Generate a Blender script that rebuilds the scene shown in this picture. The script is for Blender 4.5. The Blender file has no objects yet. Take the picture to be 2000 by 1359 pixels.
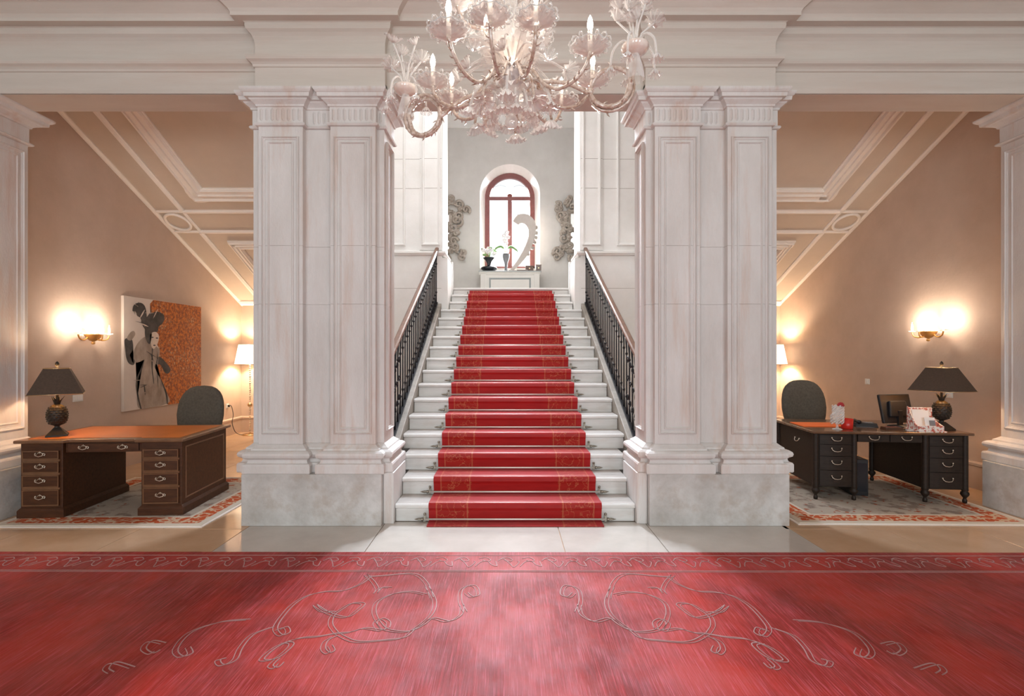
import bpy, math, random
from mathutils import Vector, Matrix, noise
random.seed(7)
S = bpy.context.scene
COL = S.collection
PI = math.pi
def R(d): return math.radians(d)

# ------------------------------------------------------------------ camera
cam_d = bpy.data.cameras.new('camera'); cam = bpy.data.objects.new('camera', cam_d); COL.objects.link(cam)
cam.location = (-0.078, 0, 1.60); cam.rotation_euler = (R(90), 0, 0)
cam_d.sensor_width = 36; cam_d.lens = 975/2000*36
cam_d.shift_x = (1000-990)/2000; cam_d.shift_y = -(679.5-688)/2000
cam_d.clip_start = .05
S.camera = cam
# ------------------------------------------------------------------ world
W = bpy.data.worlds.new('World'); S.world = W; W.use_nodes = True
bg = W.node_tree.nodes['Background']; bg.inputs[0].default_value = (.86, .93, 1, 1); bg.inputs[1].default_value = 1.6
# ------------------------------------------------------------------ daylight: landing window, plus added unseen sources
def area(name, loc, rot, sx, sy, power, col):
    l = bpy.data.lights.new(name, 'AREA'); l.shape = 'RECTANGLE'; l.size = sx; l.size_y = sy
    l.energy = power; l.color = col
    o = bpy.data.objects.new(name, l); COL.objects.link(o); o.location = loc; o.rotation_euler = rot
    return o
DAY = (.93, .96, 1)
area('window_daylight', (0, 13.62, 5.0), (R(-70), 0, 0), 1.15, 2.4, 640, DAY).data.spread = R(100)
area('added_skylight', (-1.4, 7.0, 8.75), (0, 0, 0), 2.6, 2.6, 190, DAY)  # added, unseen: brightens the stair hall, offset towards the left arch wall
area('added_high_window_light', (0, 9.45, 7.25), (R(-42), 0, 0), .42, 1.5, 235, (.74, .85, 1)).data.spread = R(56)  # added, unseen: throws the bright wedge between the piers onto the carpet
for i, x in enumerate((-3.9, 0, 3.9)):
    area('added_hall_window_light', (x, -5.35, 2.6), (R(90), 0, 0), 1.7, 3.4, 195, (.84, .96, 1))  # added behind the camera to light the pier fronts
# ------------------------------------------------------------------ exposure
vs = S.view_settings
vs.view_transform = 'Standard'; vs.look = 'None'; vs.exposure = 0; vs.gamma = 1; vs.use_curve_mapping = False

# ------------------------------------------------------------------ materials
def M(name, col, rough=.5, metal=0, var=0., vs_=4, bump=0., bs=40, col2=None, stretch=None, **kw):
    m = bpy.data.materials.new(name); m.use_nodes = True
    nt = m.node_tree; b = nt.nodes['Principled BSDF']; L = nt.links.new
    b.inputs['Roughness'].default_value = rough; b.inputs['Metallic'].default_value = metal
    b.inputs['Base Color'].default_value = (*col, 1)
    for k, v in kw.items():
        k = k.replace('_', ' ')
        if k in b.inputs:
            b.inputs[k].default_value = (*v, 1) if isinstance(v, tuple) else v
    if var or bump or col2:
        tc = nt.nodes.new('ShaderNodeTexCoord'); mp = nt.nodes.new('ShaderNodeMapping')
        L(tc.outputs['Object'], mp.inputs[0])
        if stretch: mp.inputs['Scale'].default_value = stretch
    if var or col2:
        n = nt.nodes.new('ShaderNodeTexNoise'); n.inputs['Scale'].default_value = vs_; n.inputs['Detail'].default_value = 8
        n.inputs['Roughness'].default_value = .65
        L(mp.outputs[0], n.inputs[0])
        r = nt.nodes.new('ShaderNodeValToRGB'); r.color_ramp.elements[0].position = .3; r.color_ramp.elements[1].position = .72
        c2 = col2 or tuple(min(1, c*(1+var)) for c in col); c1 = col if col2 else tuple(c*(1-var) for c in col)
        r.color_ramp.elements[0].color = (*c1, 1); r.color_ramp.elements[1].color = (*c2, 1)
        L(n.outputs['Fac'], r.inputs[0]); L(r.outputs[0], b.inputs['Base Color'])
    if bump:
        n2 = nt.nodes.new('ShaderNodeTexNoise'); n2.inputs['Scale'].default_value = bs; n2.inputs['Detail'].default_value = 4
        L(mp.outputs[0], n2.inputs[0])
        bp = nt.nodes.new('ShaderNodeBump'); bp.inputs['Strength'].default_value = bump; bp.inputs['Distance'].default_value = .01
        L(n2.outputs['Fac'], bp.inputs['Height']); L(bp.outputs[0], b.inputs['Normal'])
    return m
def emis(name, col, strength):
    m = bpy.data.materials.new(name); m.use_nodes = True; b = m.node_tree.nodes['Principled BSDF']
    b.inputs['Base Color'].default_value = (*col, 1); b.inputs['Emission Color'].default_value = (*col, 1)
    b.inputs['Emission Strength'].default_value = strength; return m
def glassy(name, col, solid=.35, rough=.08):
    m = bpy.data.materials.new(name); m.use_nodes = True; nt = m.node_tree; L = nt.links.new
    b = nt.nodes['Principled BSDF']; out = nt.nodes['Material Output']
    b.inputs['Base Color'].default_value = (*col, 1); b.inputs['Roughness'].default_value = rough
    b.inputs['Specular IOR Level'].default_value = .9
    t = nt.nodes.new('ShaderNodeBsdfTransparent'); t.inputs[0].default_value = (.97, .95, .93, 1)
    lw = nt.nodes.new('ShaderNodeLayerWeight'); lw.inputs[0].default_value = .45
    mr = nt.nodes.new('ShaderNodeMapRange'); mr.inputs['To Min'].default_value = solid; mr.inputs['To Max'].default_value = 1
    mx = nt.nodes.new('ShaderNodeMixShader')
    L(lw.outputs['Facing'], mr.inputs['Value']); L(mr.outputs[0], mx.inputs[0]); L(t.outputs[0], mx.inputs[1]); L(b.outputs[0], mx.inputs[2])
    L(mx.outputs[0], out.inputs[0]); return m

m_stone = M('pier_stone', (.62, .58, .55), .6, col2=(.77, .74, .72), vs_=1.7, bump=.25, bs=60, stretch=(1.6, 1.6, .5))
def stain(m, col, amt, scale, stretch):    # rusty mineral staining that runs down the stone
    nt = m.node_tree; b = nt.nodes['Principled BSDF']; src = b.inputs['Base Color'].links[0].from_socket
    f = math_node(nt, 'MULTIPLY', step(nt, noise_out(nt, mapped(nt, stretch), scale, 5, .65), .48, .70), amt)
    nt.links.new(mixc(nt, f, src, col), b.inputs['Base Color'])
m_plinth = M('plinth_stone', (.43, .40, .37), .6, col2=(.73, .71, .69), vs_=2.6, bump=.35, bs=30)
m_ent = M('entablature_plaster', (.58, .52, .46), .75, col2=(.68, .62, .56), vs_=2.0, stretch=(.25, 1, 3), bump=.1, bs=50)
m_bay = M('bay_plaster', (.53, .395, .305), .8, col2=(.61, .46, .365), vs_=2.5, bump=.15, bs=25)
m_soffit = M('soffit_plaster', (.60, .49, .39), .8, var=.05, vs_=2)
m_mould = M('soffit_moulding_cream', (.88, .79, .71), .7, var=.03)
m_white = M('stair_hall_stone', (.76, .74, .70), .6, col2=(.86, .84, .81), vs_=2.0, bump=.12, bs=40)
m_back = M('landing_wall_plaster', (.56, .53, .49), .8, col2=(.64, .61, .57), vs_=2.2, bump=.08)
m_marble = M('white_marble', (.66, .635, .60), .4, col2=(.86, .845, .82), vs_=2.2, stretch=(.5, 2, 5), bump=.06)
m_tread = M('worn_tread_marble', (.34, .30, .265), .45, col2=(.52, .48, .44), vs_=3.5, stretch=(.6, 2, 2))
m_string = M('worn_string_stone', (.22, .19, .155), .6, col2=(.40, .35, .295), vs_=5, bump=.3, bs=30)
m_tile_a = M('pale_floor_marble', (.50, .45, .40), .10, col2=(.60, .545, .49), vs_=2.5)
m_tile_b = M('tan_floor_marble', (.56, .36, .215), .14, col2=(.66, .45, .30), vs_=2.5)
m_hall = M('hall_plaster', (.70, .63, .57), .8, var=.04)
m_ceil = M('ceiling_plaster', (.78, .74, .69), .85, var=.03)
m_iron = M('dark_iron', (.022, .022, .026), .35, .7)
m_rail = M('walnut_handrail', (.12, .055, .032), .35, col2=(.20, .10, .06), vs_=14)
m_brass = M('brass', (.70, .52, .30), .25, 1)
m_rod = M('polished_rod_metal', (.88, .82, .74), .35, .45)
m_silver = M('pale_brass', (.78, .70, .60), .3, 1)
m_black = M('black_plastic', (.012, .012, .014), .35)
m_walnut = M('mahogany_dark', (.045, .016, .006), .45, col2=(.10, .036, .014), vs_=6, stretch=(1, 6, 6), Specular_IOR_Level=.35)
m_walnut_edge = M('mahogany_edge', (.14, .065, .030), .3, col2=(.22, .105, .05), vs_=8, Coat_Weight=.3)
m_leather = M('tan_leather_top', (.50, .13, .015), .30, col2=(.66, .20, .03), vs_=3, bump=.1, bs=120)
m_ebony = M('ebonised_wood', (.016, .009, .006), .5, col2=(.034, .021, .014), vs_=8, stretch=(1, 5, 5), Specular_IOR_Level=.3)
m_ebtop = M('polished_walnut_top', (.09, .042, .02), .25, col2=(.16, .075, .035), vs_=6, Coat_Weight=.4)
m_fabric = M('grey_green_upholstery', (.075, .064, .05), .95, col2=(.125, .108, .085), vs_=40, bump=.5, bs=300)
m_shade_dk = M('dark_lamp_shade', (.06, .037, .024), .8, col2=(.09, .056, .036), vs_=60)
m_shade_in = M('lamp_shade_gold_lining', (.70, .42, .12), .6)
m_bronze = M('dark_bronze', (.03, .028, .024), .45, .5, bump=.3, bs=80)
m_shade_w = emis('lit_cream_lamp_shade', (1, .90, .72), 1.6)
m_bulb = emis('lit_flame_bulb', (1, .93, .82), 9)
m_sglass = emis('lit_sconce_glass', (1, .86, .66), 5)
m_amber = M('amber_glass', (.62, .28, .06), .15, col2=(.75, .40, .12), Coat_Weight=.5)
m_glass = glassy('clear_murano_glass', (.98, .96, .95), .10, .05)
m_glass2 = glassy('milky_murano_glass', (.98, .95, .93), .24, .06)
m_armg = M('amber_core_arm_glass', (.36, .21, .13), .10, col2=(.86, .74, .66), vs_=34, Coat_Weight=.9)
m_candle = glassy('candle_sleeve_glass', (.98, .95, .9), .75)
m_rodend = M('tarnished_brass', (.30, .27, .22), .35, .9)
m_plastic = M('white_plastic', (.8, .78, .74), .4)
m_redpl = M('glossy_red', (.62, .02, .012), .25)
m_orange = M('orange_leather', (.86, .16, .025), .45)
m_paper = M('white_paper', (.85, .83, .80), .7)
m_red_flower = M('dark_red_petals', (.35, .01, .015), .6)
m_ivory = M('ivory_stone_sculpture', (.46, .40, .35), .6, col2=(.57, .51, .46), vs_=5)
m_vaseblk = M('black_glazed_ceramic', (.015, .017, .022), .2)
m_vasegry = M('grey_ceramic', (.20, .20, .21), .45)
m_leaf = M('leaf_green', (.10, .24, .06), .5, col2=(.22, .38, .12), vs_=12)
m_petal = M('white_petals', (.86, .82, .82), .6)
m_console = M('painted_cream_console', (.70, .67, .62), .5, var=.04)
m_contop = M('grey_console_top', (.30, .32, .31), .25)
m_carved = M('weathered_carved_stucco', (.25, .205, .165), .75, col2=(.52, .455, .39), vs_=9, bump=.5, bs=40)
m_mirror = M('pale_mirror_glass', (.85, .87, .88), .03, 1)
m_winframe = M('mahogany_window_frame', (.13, .03, .022), .45, col2=(.20, .05, .04), vs_=10)
m_lead = M('window_lead', (.35, .35, .36), .5)
m_box = M('brown_box', (.13, .075, .055), .5)
m_boxgrey = M('grey_box', (.22, .17, .15), .5)

def nodes(name):
    m = bpy.data.materials.new(name); m.use_nodes = True
    nt = m.node_tree
    return m, nt, nt.nodes['Principled BSDF'], nt.links.new
def math_node(nt, op, a, b=None, clamp=False):
    n = nt.nodes.new('ShaderNodeMath'); n.operation = op; n.use_clamp = clamp
    for i, v in enumerate((a, b)):
        if v is None: continue
        if isinstance(v, (int, float)): n.inputs[i].default_value = v
        else: nt.links.new(v, n.inputs[i])
    return n.outputs[0]
def mixc(nt, fac, a, b):
    n = nt.nodes.new('ShaderNodeMix'); n.data_type = 'RGBA'
    for i, v in ((0, fac), (6, a), (7, b)):
        if isinstance(v, (int, float)): n.inputs[i].default_value = v
        elif isinstance(v, tuple): n.inputs[i].default_value = (*v, 1)
        else: nt.links.new(v, n.inputs[i])
    return n.outputs[2]
def noise_out(nt, vec, scale, detail=4, rough=.6):
    n = nt.nodes.new('ShaderNodeTexNoise'); n.inputs['Scale'].default_value = scale; n.inputs['Detail'].default_value = detail
    n.inputs['Roughness'].default_value = rough
    nt.links.new(vec, n.inputs[0]); return n.outputs['Fac']
def mapped(nt, scale):
    tc = nt.nodes.new('ShaderNodeTexCoord'); mp = nt.nodes.new('ShaderNodeMapping'); mp.inputs['Scale'].default_value = scale
    nt.links.new(tc.outputs['Object'], mp.inputs[0]); return mp.outputs[0]
def step(nt, v, lo, hi):
    n = nt.nodes.new('ShaderNodeMapRange'); n.interpolation_type = 'SMOOTHSTEP'
    n.inputs['From Min'].default_value = lo; n.inputs['From Max'].default_value = hi
    nt.links.new(v, n.inputs[0]); return n.outputs[0]

def hall_carpet_mat():
    m, nt, b, L = nodes('hand_knotted_crimson_pile')
    big = noise_out(nt, mapped(nt, (1, .8, 1)), 1.6, 5, .6)
    streak = noise_out(nt, mapped(nt, (34, 1.0, 1)), 2.0, 5, .7)
    fine = noise_out(nt, mapped(nt, (75, 2.2, 1)), 2.0, 3, .6)
    c = mixc(nt, step(nt, big, .38, .66), (.19, .008, .001), (.37, .022, .006))
    c = mixc(nt, math_node(nt, 'MULTIPLY', step(nt, streak, .45, .75), .6), c, (.50, .046, .050))
    c = mixc(nt, math_node(nt, 'MULTIPLY', step(nt, fine, .50, .72), .45), c, (.60, .12, .16))
    L(c, b.inputs['Base Color'])
    b.inputs['Roughness'].default_value = .42
    b.inputs['Specular IOR Level'].default_value = .42
    b.inputs['Specular Tint'].default_value = (1, .80, 1, 1)
    b.inputs['Sheen Weight'].default_value = .08; b.inputs['Sheen Roughness'].default_value = .35
    b.inputs['Sheen Tint'].default_value = (1, .72, .82, 1)
    sv = math_node(nt, 'ADD', math_node(nt, 'MULTIPLY', step(nt, noise_out(nt, mapped(nt, (1.4, 1, 1)), 1.3, 6, .7), .36, .70), .30), .12); L(sv, b.inputs['Specular IOR Level'])
    rr = math_node(nt, 'ADD', math_node(nt, 'MULTIPLY', big, .2), .46); L(rr, b.inputs['Roughness'])
    bp = nt.nodes.new('ShaderNodeBump'); bp.inputs['Strength'].default_value = .14; bp.inputs['Distance'].default_value = .01
    L(math_node(nt, 'ADD', streak, fine), bp.inputs['Height']); L(bp.outputs[0], b.inputs['Normal'])
    return m
def runner_mat():
    m, nt, b, L = nodes('red_runner_pile')
    tc = nt.nodes.new('ShaderNodeTexCoord'); sx = nt.nodes.new('ShaderNodeSeparateXYZ'); L(tc.outputs['Object'], sx.inputs[0])
    ax = math_node(nt, 'ABSOLUTE', sx.outputs[0])
    band = math_node(nt, 'MULTIPLY', step(nt, ax, .43, .44), math_node(nt, 'SUBTRACT', 1, step(nt, ax, .73, .74)))
    line = math_node(nt, 'ADD',
        math_node(nt, 'LESS_THAN', math_node(nt, 'ABSOLUTE', math_node(nt, 'SUBTRACT', ax, .45)), .006),
        math_node(nt, 'LESS_THAN', math_node(nt, 'ABSOLUTE', math_node(nt, 'SUBTRACT', ax, .74)), .006))
    v = mapped(nt, (9, 9, 9))
    n1 = noise_out(nt, v, 1.6, 2, .5)
    curl = math_node(nt, 'LESS_THAN', math_node(nt, 'ABSOLUTE', math_node(nt, 'SUBTRACT', n1, .5)), .016)
    mk = math_node(nt, 'MULTIPLY', math_node(nt, 'ADD', math_node(nt, 'MULTIPLY', band, curl), line, True), .28)
    base = mixc(nt, noise_out(nt, mapped(nt, (3, 6, 20)), 1.5, 5), (.25, .005, .006), (.46, .016, .014))
    base = mixc(nt, math_node(nt, 'MULTIPLY', band, .25), base, (.30, .03, .012))
    L(mixc(nt, mk, base, (.66, .30, .14)), b.inputs['Base Color'])
    b.inputs['Roughness'].default_value = .45
    b.inputs['Sheen Weight'].default_value = .08; b.inputs['Specular IOR Level'].default_value = .3; b.inputs['Sheen Tint'].default_value = (1, .6, .65, 1); b.inputs['Sheen Roughness'].default_value = .4
    return m
def rug_mat(w, d):
    m, nt, b, L = nodes('oriental_rug_pile')
    tc = nt.nodes.new('ShaderNodeTexCoord'); sx = nt.nodes.new('ShaderNodeSeparateXYZ'); L(tc.outputs['Object'], sx.inputs[0])
    dx = math_node(nt, 'SUBTRACT', w/2, math_node(nt, 'ABSOLUTE', sx.outputs[0]))
    dy = math_node(nt, 'SUBTRACT', d/2, math_node(nt, 'ABSOLUTE', sx.outputs[1]))
    e = math_node(nt, 'MINIMUM', dx, dy)
    inner = step(nt, e, .25, .26)
    band = math_node(nt, 'MULTIPLY', step(nt, e, .055, .06), math_node(nt, 'SUBTRACT', 1, step(nt, e, .22, .225)))
    n1 = noise_out(nt, mapped(nt, (1, 1, 1)), 11, 2, .5)
    n2 = noise_out(nt, mapped(nt, (1, 1, 1)), 6, 4, .6)
    pat = math_node(nt, 'GREATER_THAN', math_node(nt, 'ABSOLUTE', math_node(nt, 'SUBTRACT', n1, .5)), .05)
    fld = mixc(nt, step(nt, n2, .50, .60), (.42, .35, .28), (.24, .18, .14))
    fld = mixc(nt, math_node(nt, 'GREATER_THAN', n1, .66), fld, (.34, .085, .03))
    bnd = mixc(nt, pat, (.60, .42, .28), (.48, .075, .012))
    c = mixc(nt, inner, mixc(nt, band, (.62, .54, .44), bnd), fld)
    L(c, b.inputs['Base Color']); b.inputs['Roughness'].default_value = .95
    return m
stain(m_stone, (.60, .42, .33), .55, 2.6, (2.2, 2.2, .25)); stain(m_plinth, (.42, .33, .26), .5, 4, (1, 1, 1)); stain(m_marble, (.55, .47, .40), .3, 3, (1, 3, 3)); stain(m_ent, (.58, .45, .37), .35, 2, (.3, 1, 2))
m_hcarpet = hall_carpet_mat(); m_runner = runner_mat()
m_scroll = M('mauve_grey_yarn', (.26, .09, .08), .6, col2=(.36, .17, .16), vs_=12, Sheen_Weight=.3)

def toile_mat():
    m, nt, b, L = nodes('red_toile_paper')
    n1 = noise_out(nt, mapped(nt, (1, 1, 1)), 38, 3, .6)
    L(mixc(nt, step(nt, n1, .50, .56), (.80, .72, .66), (.52, .12, .08)), b.inputs['Base Color']); b.inputs['Roughness'].default_value = .6
    return m
m_toile = toile_mat()
def paint_orange():
    m, nt, b, L = nodes('thick_orange_paint')
    n1 = noise_out(nt, mapped(nt, (1, 1, 1)), 22, 5, .75); n2 = noise_out(nt, mapped(nt, (1, 1.4, .8)), 30, 4, .7); n3 = noise_out(nt, mapped(nt, (1, 1, 1)), 2.2, 2)
    c = mixc(nt, step(nt, n1, .40, .62), (.22, .045, .01), (.66, .18, .02))
    c = mixc(nt, math_node(nt, 'MULTIPLY', step(nt, n2, .54, .66), step(nt, n3, .35, .65)), c, (.62, .50, .30))
    c = mixc(nt, math_node(nt, 'MULTIPLY', step(nt, n2, .58, .40), .0), c, (.1, .1, .05))
    L(c, b.inputs['Base Color']); b.inputs['Roughness'].default_value = .55
    bp = nt.nodes.new('ShaderNodeBump'); bp.inputs['Strength'].default_value = .6; bp.inputs['Distance'].default_value = .01
    L(n1, bp.inputs['Height']); L(bp.outputs[0], b.inputs['Normal']); return m
m_por = paint_orange()
m_canvas = M('pale_canvas_paint', (.66, .57, .50), .7, var=.06, vs_=3)
m_pdark = M('charcoal_paint', (.022, .022, .024), .6, col2=(.10, .09, .085), vs_=7)
m_pdress = M('grey_wash_paint', (.24, .18, .14), .7, col2=(.50, .41, .34), vs_=4, stretch=(1, 1.4, .7))
m_pface = M('pale_face_paint', (.70, .58, .49), .7, var=.1, vs_=14)

# ------------------------------------------------------------------ mesh builder
class MB:
    def __init__(s): s.v = []; s.f = []; s.sm = []
    def add(s, verts, faces, smooth=False, mat=None):
        o = len(s.v)
        s.v += [tuple(mat @ Vector(v)) if mat else tuple(v) for v in verts]
        s.f += [tuple(i+o for i in f) for f in faces]; s.sm += [smooth]*len(faces); return s
    def box(s, x0, x1, y0, y1, z0, z1, mat=None):
        v = [(x, y, z) for z in (z0, z1) for y in (y0, y1) for x in (x0, x1)]
        f = [(0, 2, 3, 1), (4, 5, 7, 6), (0, 1, 5, 4), (2, 6, 7, 3), (0, 4, 6, 2), (1, 3, 7, 5)]
        return s.add(v, f, False, mat)
    def taper(s, x0, x1, y0, y1, z0, z1, ex, ey, mat=None):   # box whose top is inset by ex, ey
        v = [(x0, y0, z0), (x1, y0, z0), (x1, y1, z0), (x0, y1, z0), (x0+ex, y0+ey, z1), (x1-ex, y0+ey, z1), (x1-ex, y1-ey, z1), (x0+ex, y1-ey, z1)]
        return s.add(v, [(3, 2, 1, 0), (4, 5, 6, 7), (0, 1, 5, 4), (1, 2, 6, 5), (2, 3, 7, 6), (3, 0, 4, 7)], False, mat)
    def prism(s, poly, axis, a, b, mat=None):     # extrude a 2-d polygon along axis between a and b
        def p(u, w, t): return {'x': (t, u, w), 'y': (u, t, w), 'z': (u, w, t)}[axis]
        n = len(poly)
        v = [p(u, w, a) for u, w in poly] + [p(u, w, b) for u, w in poly]
        f = [tuple(range(n))[::-1], tuple(range(n, 2*n))] + [(i, (i+1) % n, n+(i+1) % n, n+i) for i in range(n)]
        return s.add(v, f, False, mat)
    def lathe(s, prof, seg=24, mat=None, smooth=True, lobes=0, amp=0.):   # prof: (radius, z)
        v = []; n = len(prof)
        for j in range(seg):
            a = 2*PI*j/seg
            for r, z in prof:
                k = r*(1+amp*math.cos(lobes*a)) if lobes else r
                v.append((k*math.cos(a), k*math.sin(a), z))
        f = [(j*n+i, ((j+1) % seg)*n+i, ((j+1) % seg)*n+i+1, j*n+i+1) for j in range(seg) for i in range(n-1)]
        return s.add(v, f, smooth, mat)
    def tube(s, path, rad, seg=8, mat=None, smooth=True, closed=False):
        P = [Vector(p) for p in path]; n = len(P)
        if not isinstance(rad, (list, tuple)): rad = [rad]*n
        v = []; up = None
        for i in range(n):
            if closed: t = P[(i+1) % n]-P[i-1]
            else: t = P[min(i+1, n-1)]-P[max(i-1, 0)]
            t.normalize()
            if up is None:
                up = Vector((0, 0, 1)) if abs(t.z) < .9 else Vector((1, 0, 0))
            up = (up - t*up.dot(t))
            if up.length < 1e-6: up = t.orthogonal()
            up.normalize(); w = t.cross(up)
            for k in range(seg):
                a = 2*PI*k/seg; v.append(P[i]+(up*math.cos(a)+w*math.sin(a))*rad[i])
        m = n if closed else n-1
        f = [(i*seg+k, i*seg+(k+1) % seg, ((i+1) % n)*seg+(k+1) % seg, ((i+1) % n)*seg+k) for i in range(m) for k in range(seg)]
        if not closed: f += [tuple(range(seg))[::-1], tuple((n-1)*seg+k for k in range(seg))]
        return s.add(v, f, smooth, mat)
    def ball(s, c, rx, ry=None, rz=None, seg=12, rings=8, mat=None):
        ry = ry or rx; rz = rz or rx
        pr = [(max(1e-4, math.sin(PI*i/rings)), -math.cos(PI*i/rings)) for i in range(rings+1)]
        T = Matrix.Translation(c) @ Matrix.Diagonal((rx, ry, rz, 1))
        return s.lathe(pr, seg, (mat @ T) if mat else T)
    def sweep(s, path, prof, closed=False, smooth=False, caps=True):  # path in plan (x,y), outward = right of travel; prof (offset, z)
        n = len(path); P = [Vector(p) for p in path]; v = []; k = len(prof)
        def nrm(a, b): d = (b-a).normalized(); return Vector((d.y, -d.x))
        for i in range(n):
            if closed or 0 < i < n-1:
                n1 = nrm(P[i-1], P[i]); n2 = nrm(P[i], P[(i+1) % n]); o = (n1+n2)/(1+n1.dot(n2))
            elif i == 0: o = nrm(P[0], P[1])
            else: o = nrm(P[-2], P[-1])
            for off, z in prof: v.append((P[i].x+o.x*off, P[i].y+o.y*off, z))
        m = n if closed else n-1
        f = [(i*k+j, ((i+1) % n)*k+j, ((i+1) % n)*k+j+1, i*k+j+1) for i in range(m) for j in range(k-1)]
        if not closed and caps: f += [tuple(range(k)), tuple((n-1)*k+j for j in range(k))[::-1]]
        return s.add(v, f, smooth)
    def frame(s, o, u, w, n, W_, H_, prof):   # moulding round a rectangle: corner o, axes u,w, normal n; prof (inset, height)
        o, u, w, n = Vector(o), Vector(u), Vector(w), Vector(n); v = []; k = len(prof)
        for cx, cy, sx, sy in ((0, 0, 1, 1), (W_, 0, -1, 1), (W_, H_, -1, -1), (0, H_, 1, -1)):
            for ins, h in prof: v.append(o+u*(cx+sx*ins)+w*(cy+sy*ins)+n*h)
        f = [(i*k+j, ((i+1) % 4)*k+j, ((i+1) % 4)*k+j+1, i*k+j+1) for i in range(4) for j in range(k-1)]
        return s.add(v, f)
    def build(s, name, mat, parent=None, bevel=0, loc=None, rot=None):
        me = bpy.data.meshes.new(name); me.from_pydata(s.v, [], s.f)
        me.polygons.foreach_set('use_smooth', s.sm); me.materials.append(mat); me.update()
        return link(name, me, parent, bevel, loc, rot)
def fixn(o):
    import bmesh
    bm = bmesh.new(); bm.from_mesh(o.data); bmesh.ops.recalc_face_normals(bm, faces=bm.faces); bm.to_mesh(o.data); bm.free(); return o
def link(name, me, parent=None, bevel=0, loc=None, rot=None):
    o = bpy.data.objects.new(name, me); COL.objects.link(o)
    if parent: o.parent = parent
    if loc: o.location = loc
    if rot: o.rotation_euler = rot
    if bevel:
        b = o.modifiers.new('edge', 'BEVEL'); b.width = bevel; b.segments = 2; b.limit_method = 'ANGLE'
    return o
def tag(o, label=None, cat=None, group=None, kind=None):
    if label: o['label'] = label
    if cat: o['category'] = cat
    if group: o['group'] = group
    if kind: o['kind'] = kind
    return o
def thing(name, loc, label, cat, rz=0, group=None):
    o = bpy.data.objects.new(name, None); COL.objects.link(o); o.location = loc; o.rotation_euler = (0, 0, rz); o.empty_display_size = .1
    return tag(o, label, cat, group)
def struct(name, mb, mat, label=None, bevel=0):
    o = fixn(mb.build(name, mat, None, bevel)); return tag(o, label, None, None, 'structure')
def spline(pts, per=8, closed=False):
    P = [Vector(p) for p in pts]; n = len(P); out = []
    m = n if closed else n-1
    for i in range(m):
        p0 = P[i-1] if (closed or i > 0) else P[0]; p1 = P[i]; p2 = P[(i+1) % n]; p3 = P[(i+2) % n] if (closed or i+2 < n) else P[-1]
        for k in range(per):
            t = k/per
            out.append(.5*((2*p1)+(-p0+p2)*t+(2*p0-5*p1+4*p2-p3)*t*t+(-p0+3*p1-3*p2+p3)*t**3))
    if not closed: out.append(P[-1])
    return out
ORD = ['lowest', 'second', 'third', 'fourth', 'fifth', 'sixth', 'seventh', 'eighth', 'ninth', 'tenth', 'eleventh', 'twelfth', 'thirteenth', 'fourteenth', 'fifteenth', 'sixteenth', 'topmost']

# ================================================================== SETTING
XW = 5.43      # side walls of the bays and stair hall
XH = 6.6       # side walls of the entrance hall
ZB = 4.045     # underside of the beams
RISE, TREAD, Y0 = .1688, .32, 4.703
ZL = 17*RISE
# ---- floor
fl = struct('floor', MB().box(-XH, XH, -5.4, 10.06, -.3, -.012), m_tile_b, 'polished stone floor of the entrance hall')
def tiles(xs, ys, mat):
    for i in range(len(xs)-1):
        for j in range(len(ys)-1):
            g = .003
            MB().box(xs[i]+g, xs[i+1]-g, ys[j]+g, ys[j+1]-g, -.03, 0).build('tile', mat, fl, .002)
tiles([-2.45, -1.22, .39, 1.22, 2.49], [2.9, 4.72], m_tile_a)
tiles([-6.6, -5.3, -4.4, -3.4, -2.45], [2.9, 4.52], m_tile_b)
tiles([2.49, 3.35, 4.15, 5.3, 6.6], [2.9, 4.52], m_tile_b)
for sg in (-1, 1):
    xs = sorted([sg*v for v in (2.45, 3.2, 3.95, 4.7, 5.43)])
    tiles(xs, [4.52, 5.4, 6.3, 7.2, 8.1, 9.0, 10.06], m_tile_b)
    tiles(sorted([sg*v for v in (1.44, 2.45)]), [5.2, 6.2, 7.2, 8.2, 9.0], m_tile_b)
tiles([-6.6, -3.3, 0, 3.3, 6.6], [-5.3, -2.5, .2, 2.9], m_tile_b)
# ---- entrance hall shell
struct('wall_left', MB().box(-XH-.2, -XH, -5.4, 4.9, 0, 6.2), m_hall)
struct('wall_right', MB().box(XH, XH+.2, -5.4, 4.9, 0, 6.2), m_hall)
rear = MB(); xs = [-XH]+[v for c in (-3.9, 0, 3.9) for v in (c-.85, c+.85)]+[XH]
for a, b in ((0, 1), (2, 3), (4, 5), (6, 7)): rear.box(xs[a], xs[b], -5.3, -5.0, 0, 6.2)
for c in (-3.9, 0, 3.9): rear.box(c-.85, c+.85, -5.3, -5.0, 0, .9).box(c-.85, c+.85, -5.3, -5.0, 4.3, 6.2)
struct('wall_rear', rear, m_hall)
for i, c in enumerate((-3.9, 0, 3.9)):  # unseen rear windows, added to go with the hall fill light
    w = MB().frame((c-.85, -5.12, .9), (1, 0, 0), (0, 0, 1), (0, 1, 0), 1.7, 3.4, [(0, 0), (0, .05), (.07, .05), (.07, 0)])
    o = struct('window_%d' % (i+2), w, m_winframe)
    MB().box(c-.03, c+.03, -5.12, -5.07, .9, 4.3).build('mullion', m_winframe, o)
    MB().box(c-.85, c+.85, -5.12, -5.07, 3.3, 3.36).build('transom', m_winframe, o)
struct('ceiling', MB().box(-XH, XH, -5.4, 4.9, 6.2, 6.4), m_ceil)

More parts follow.
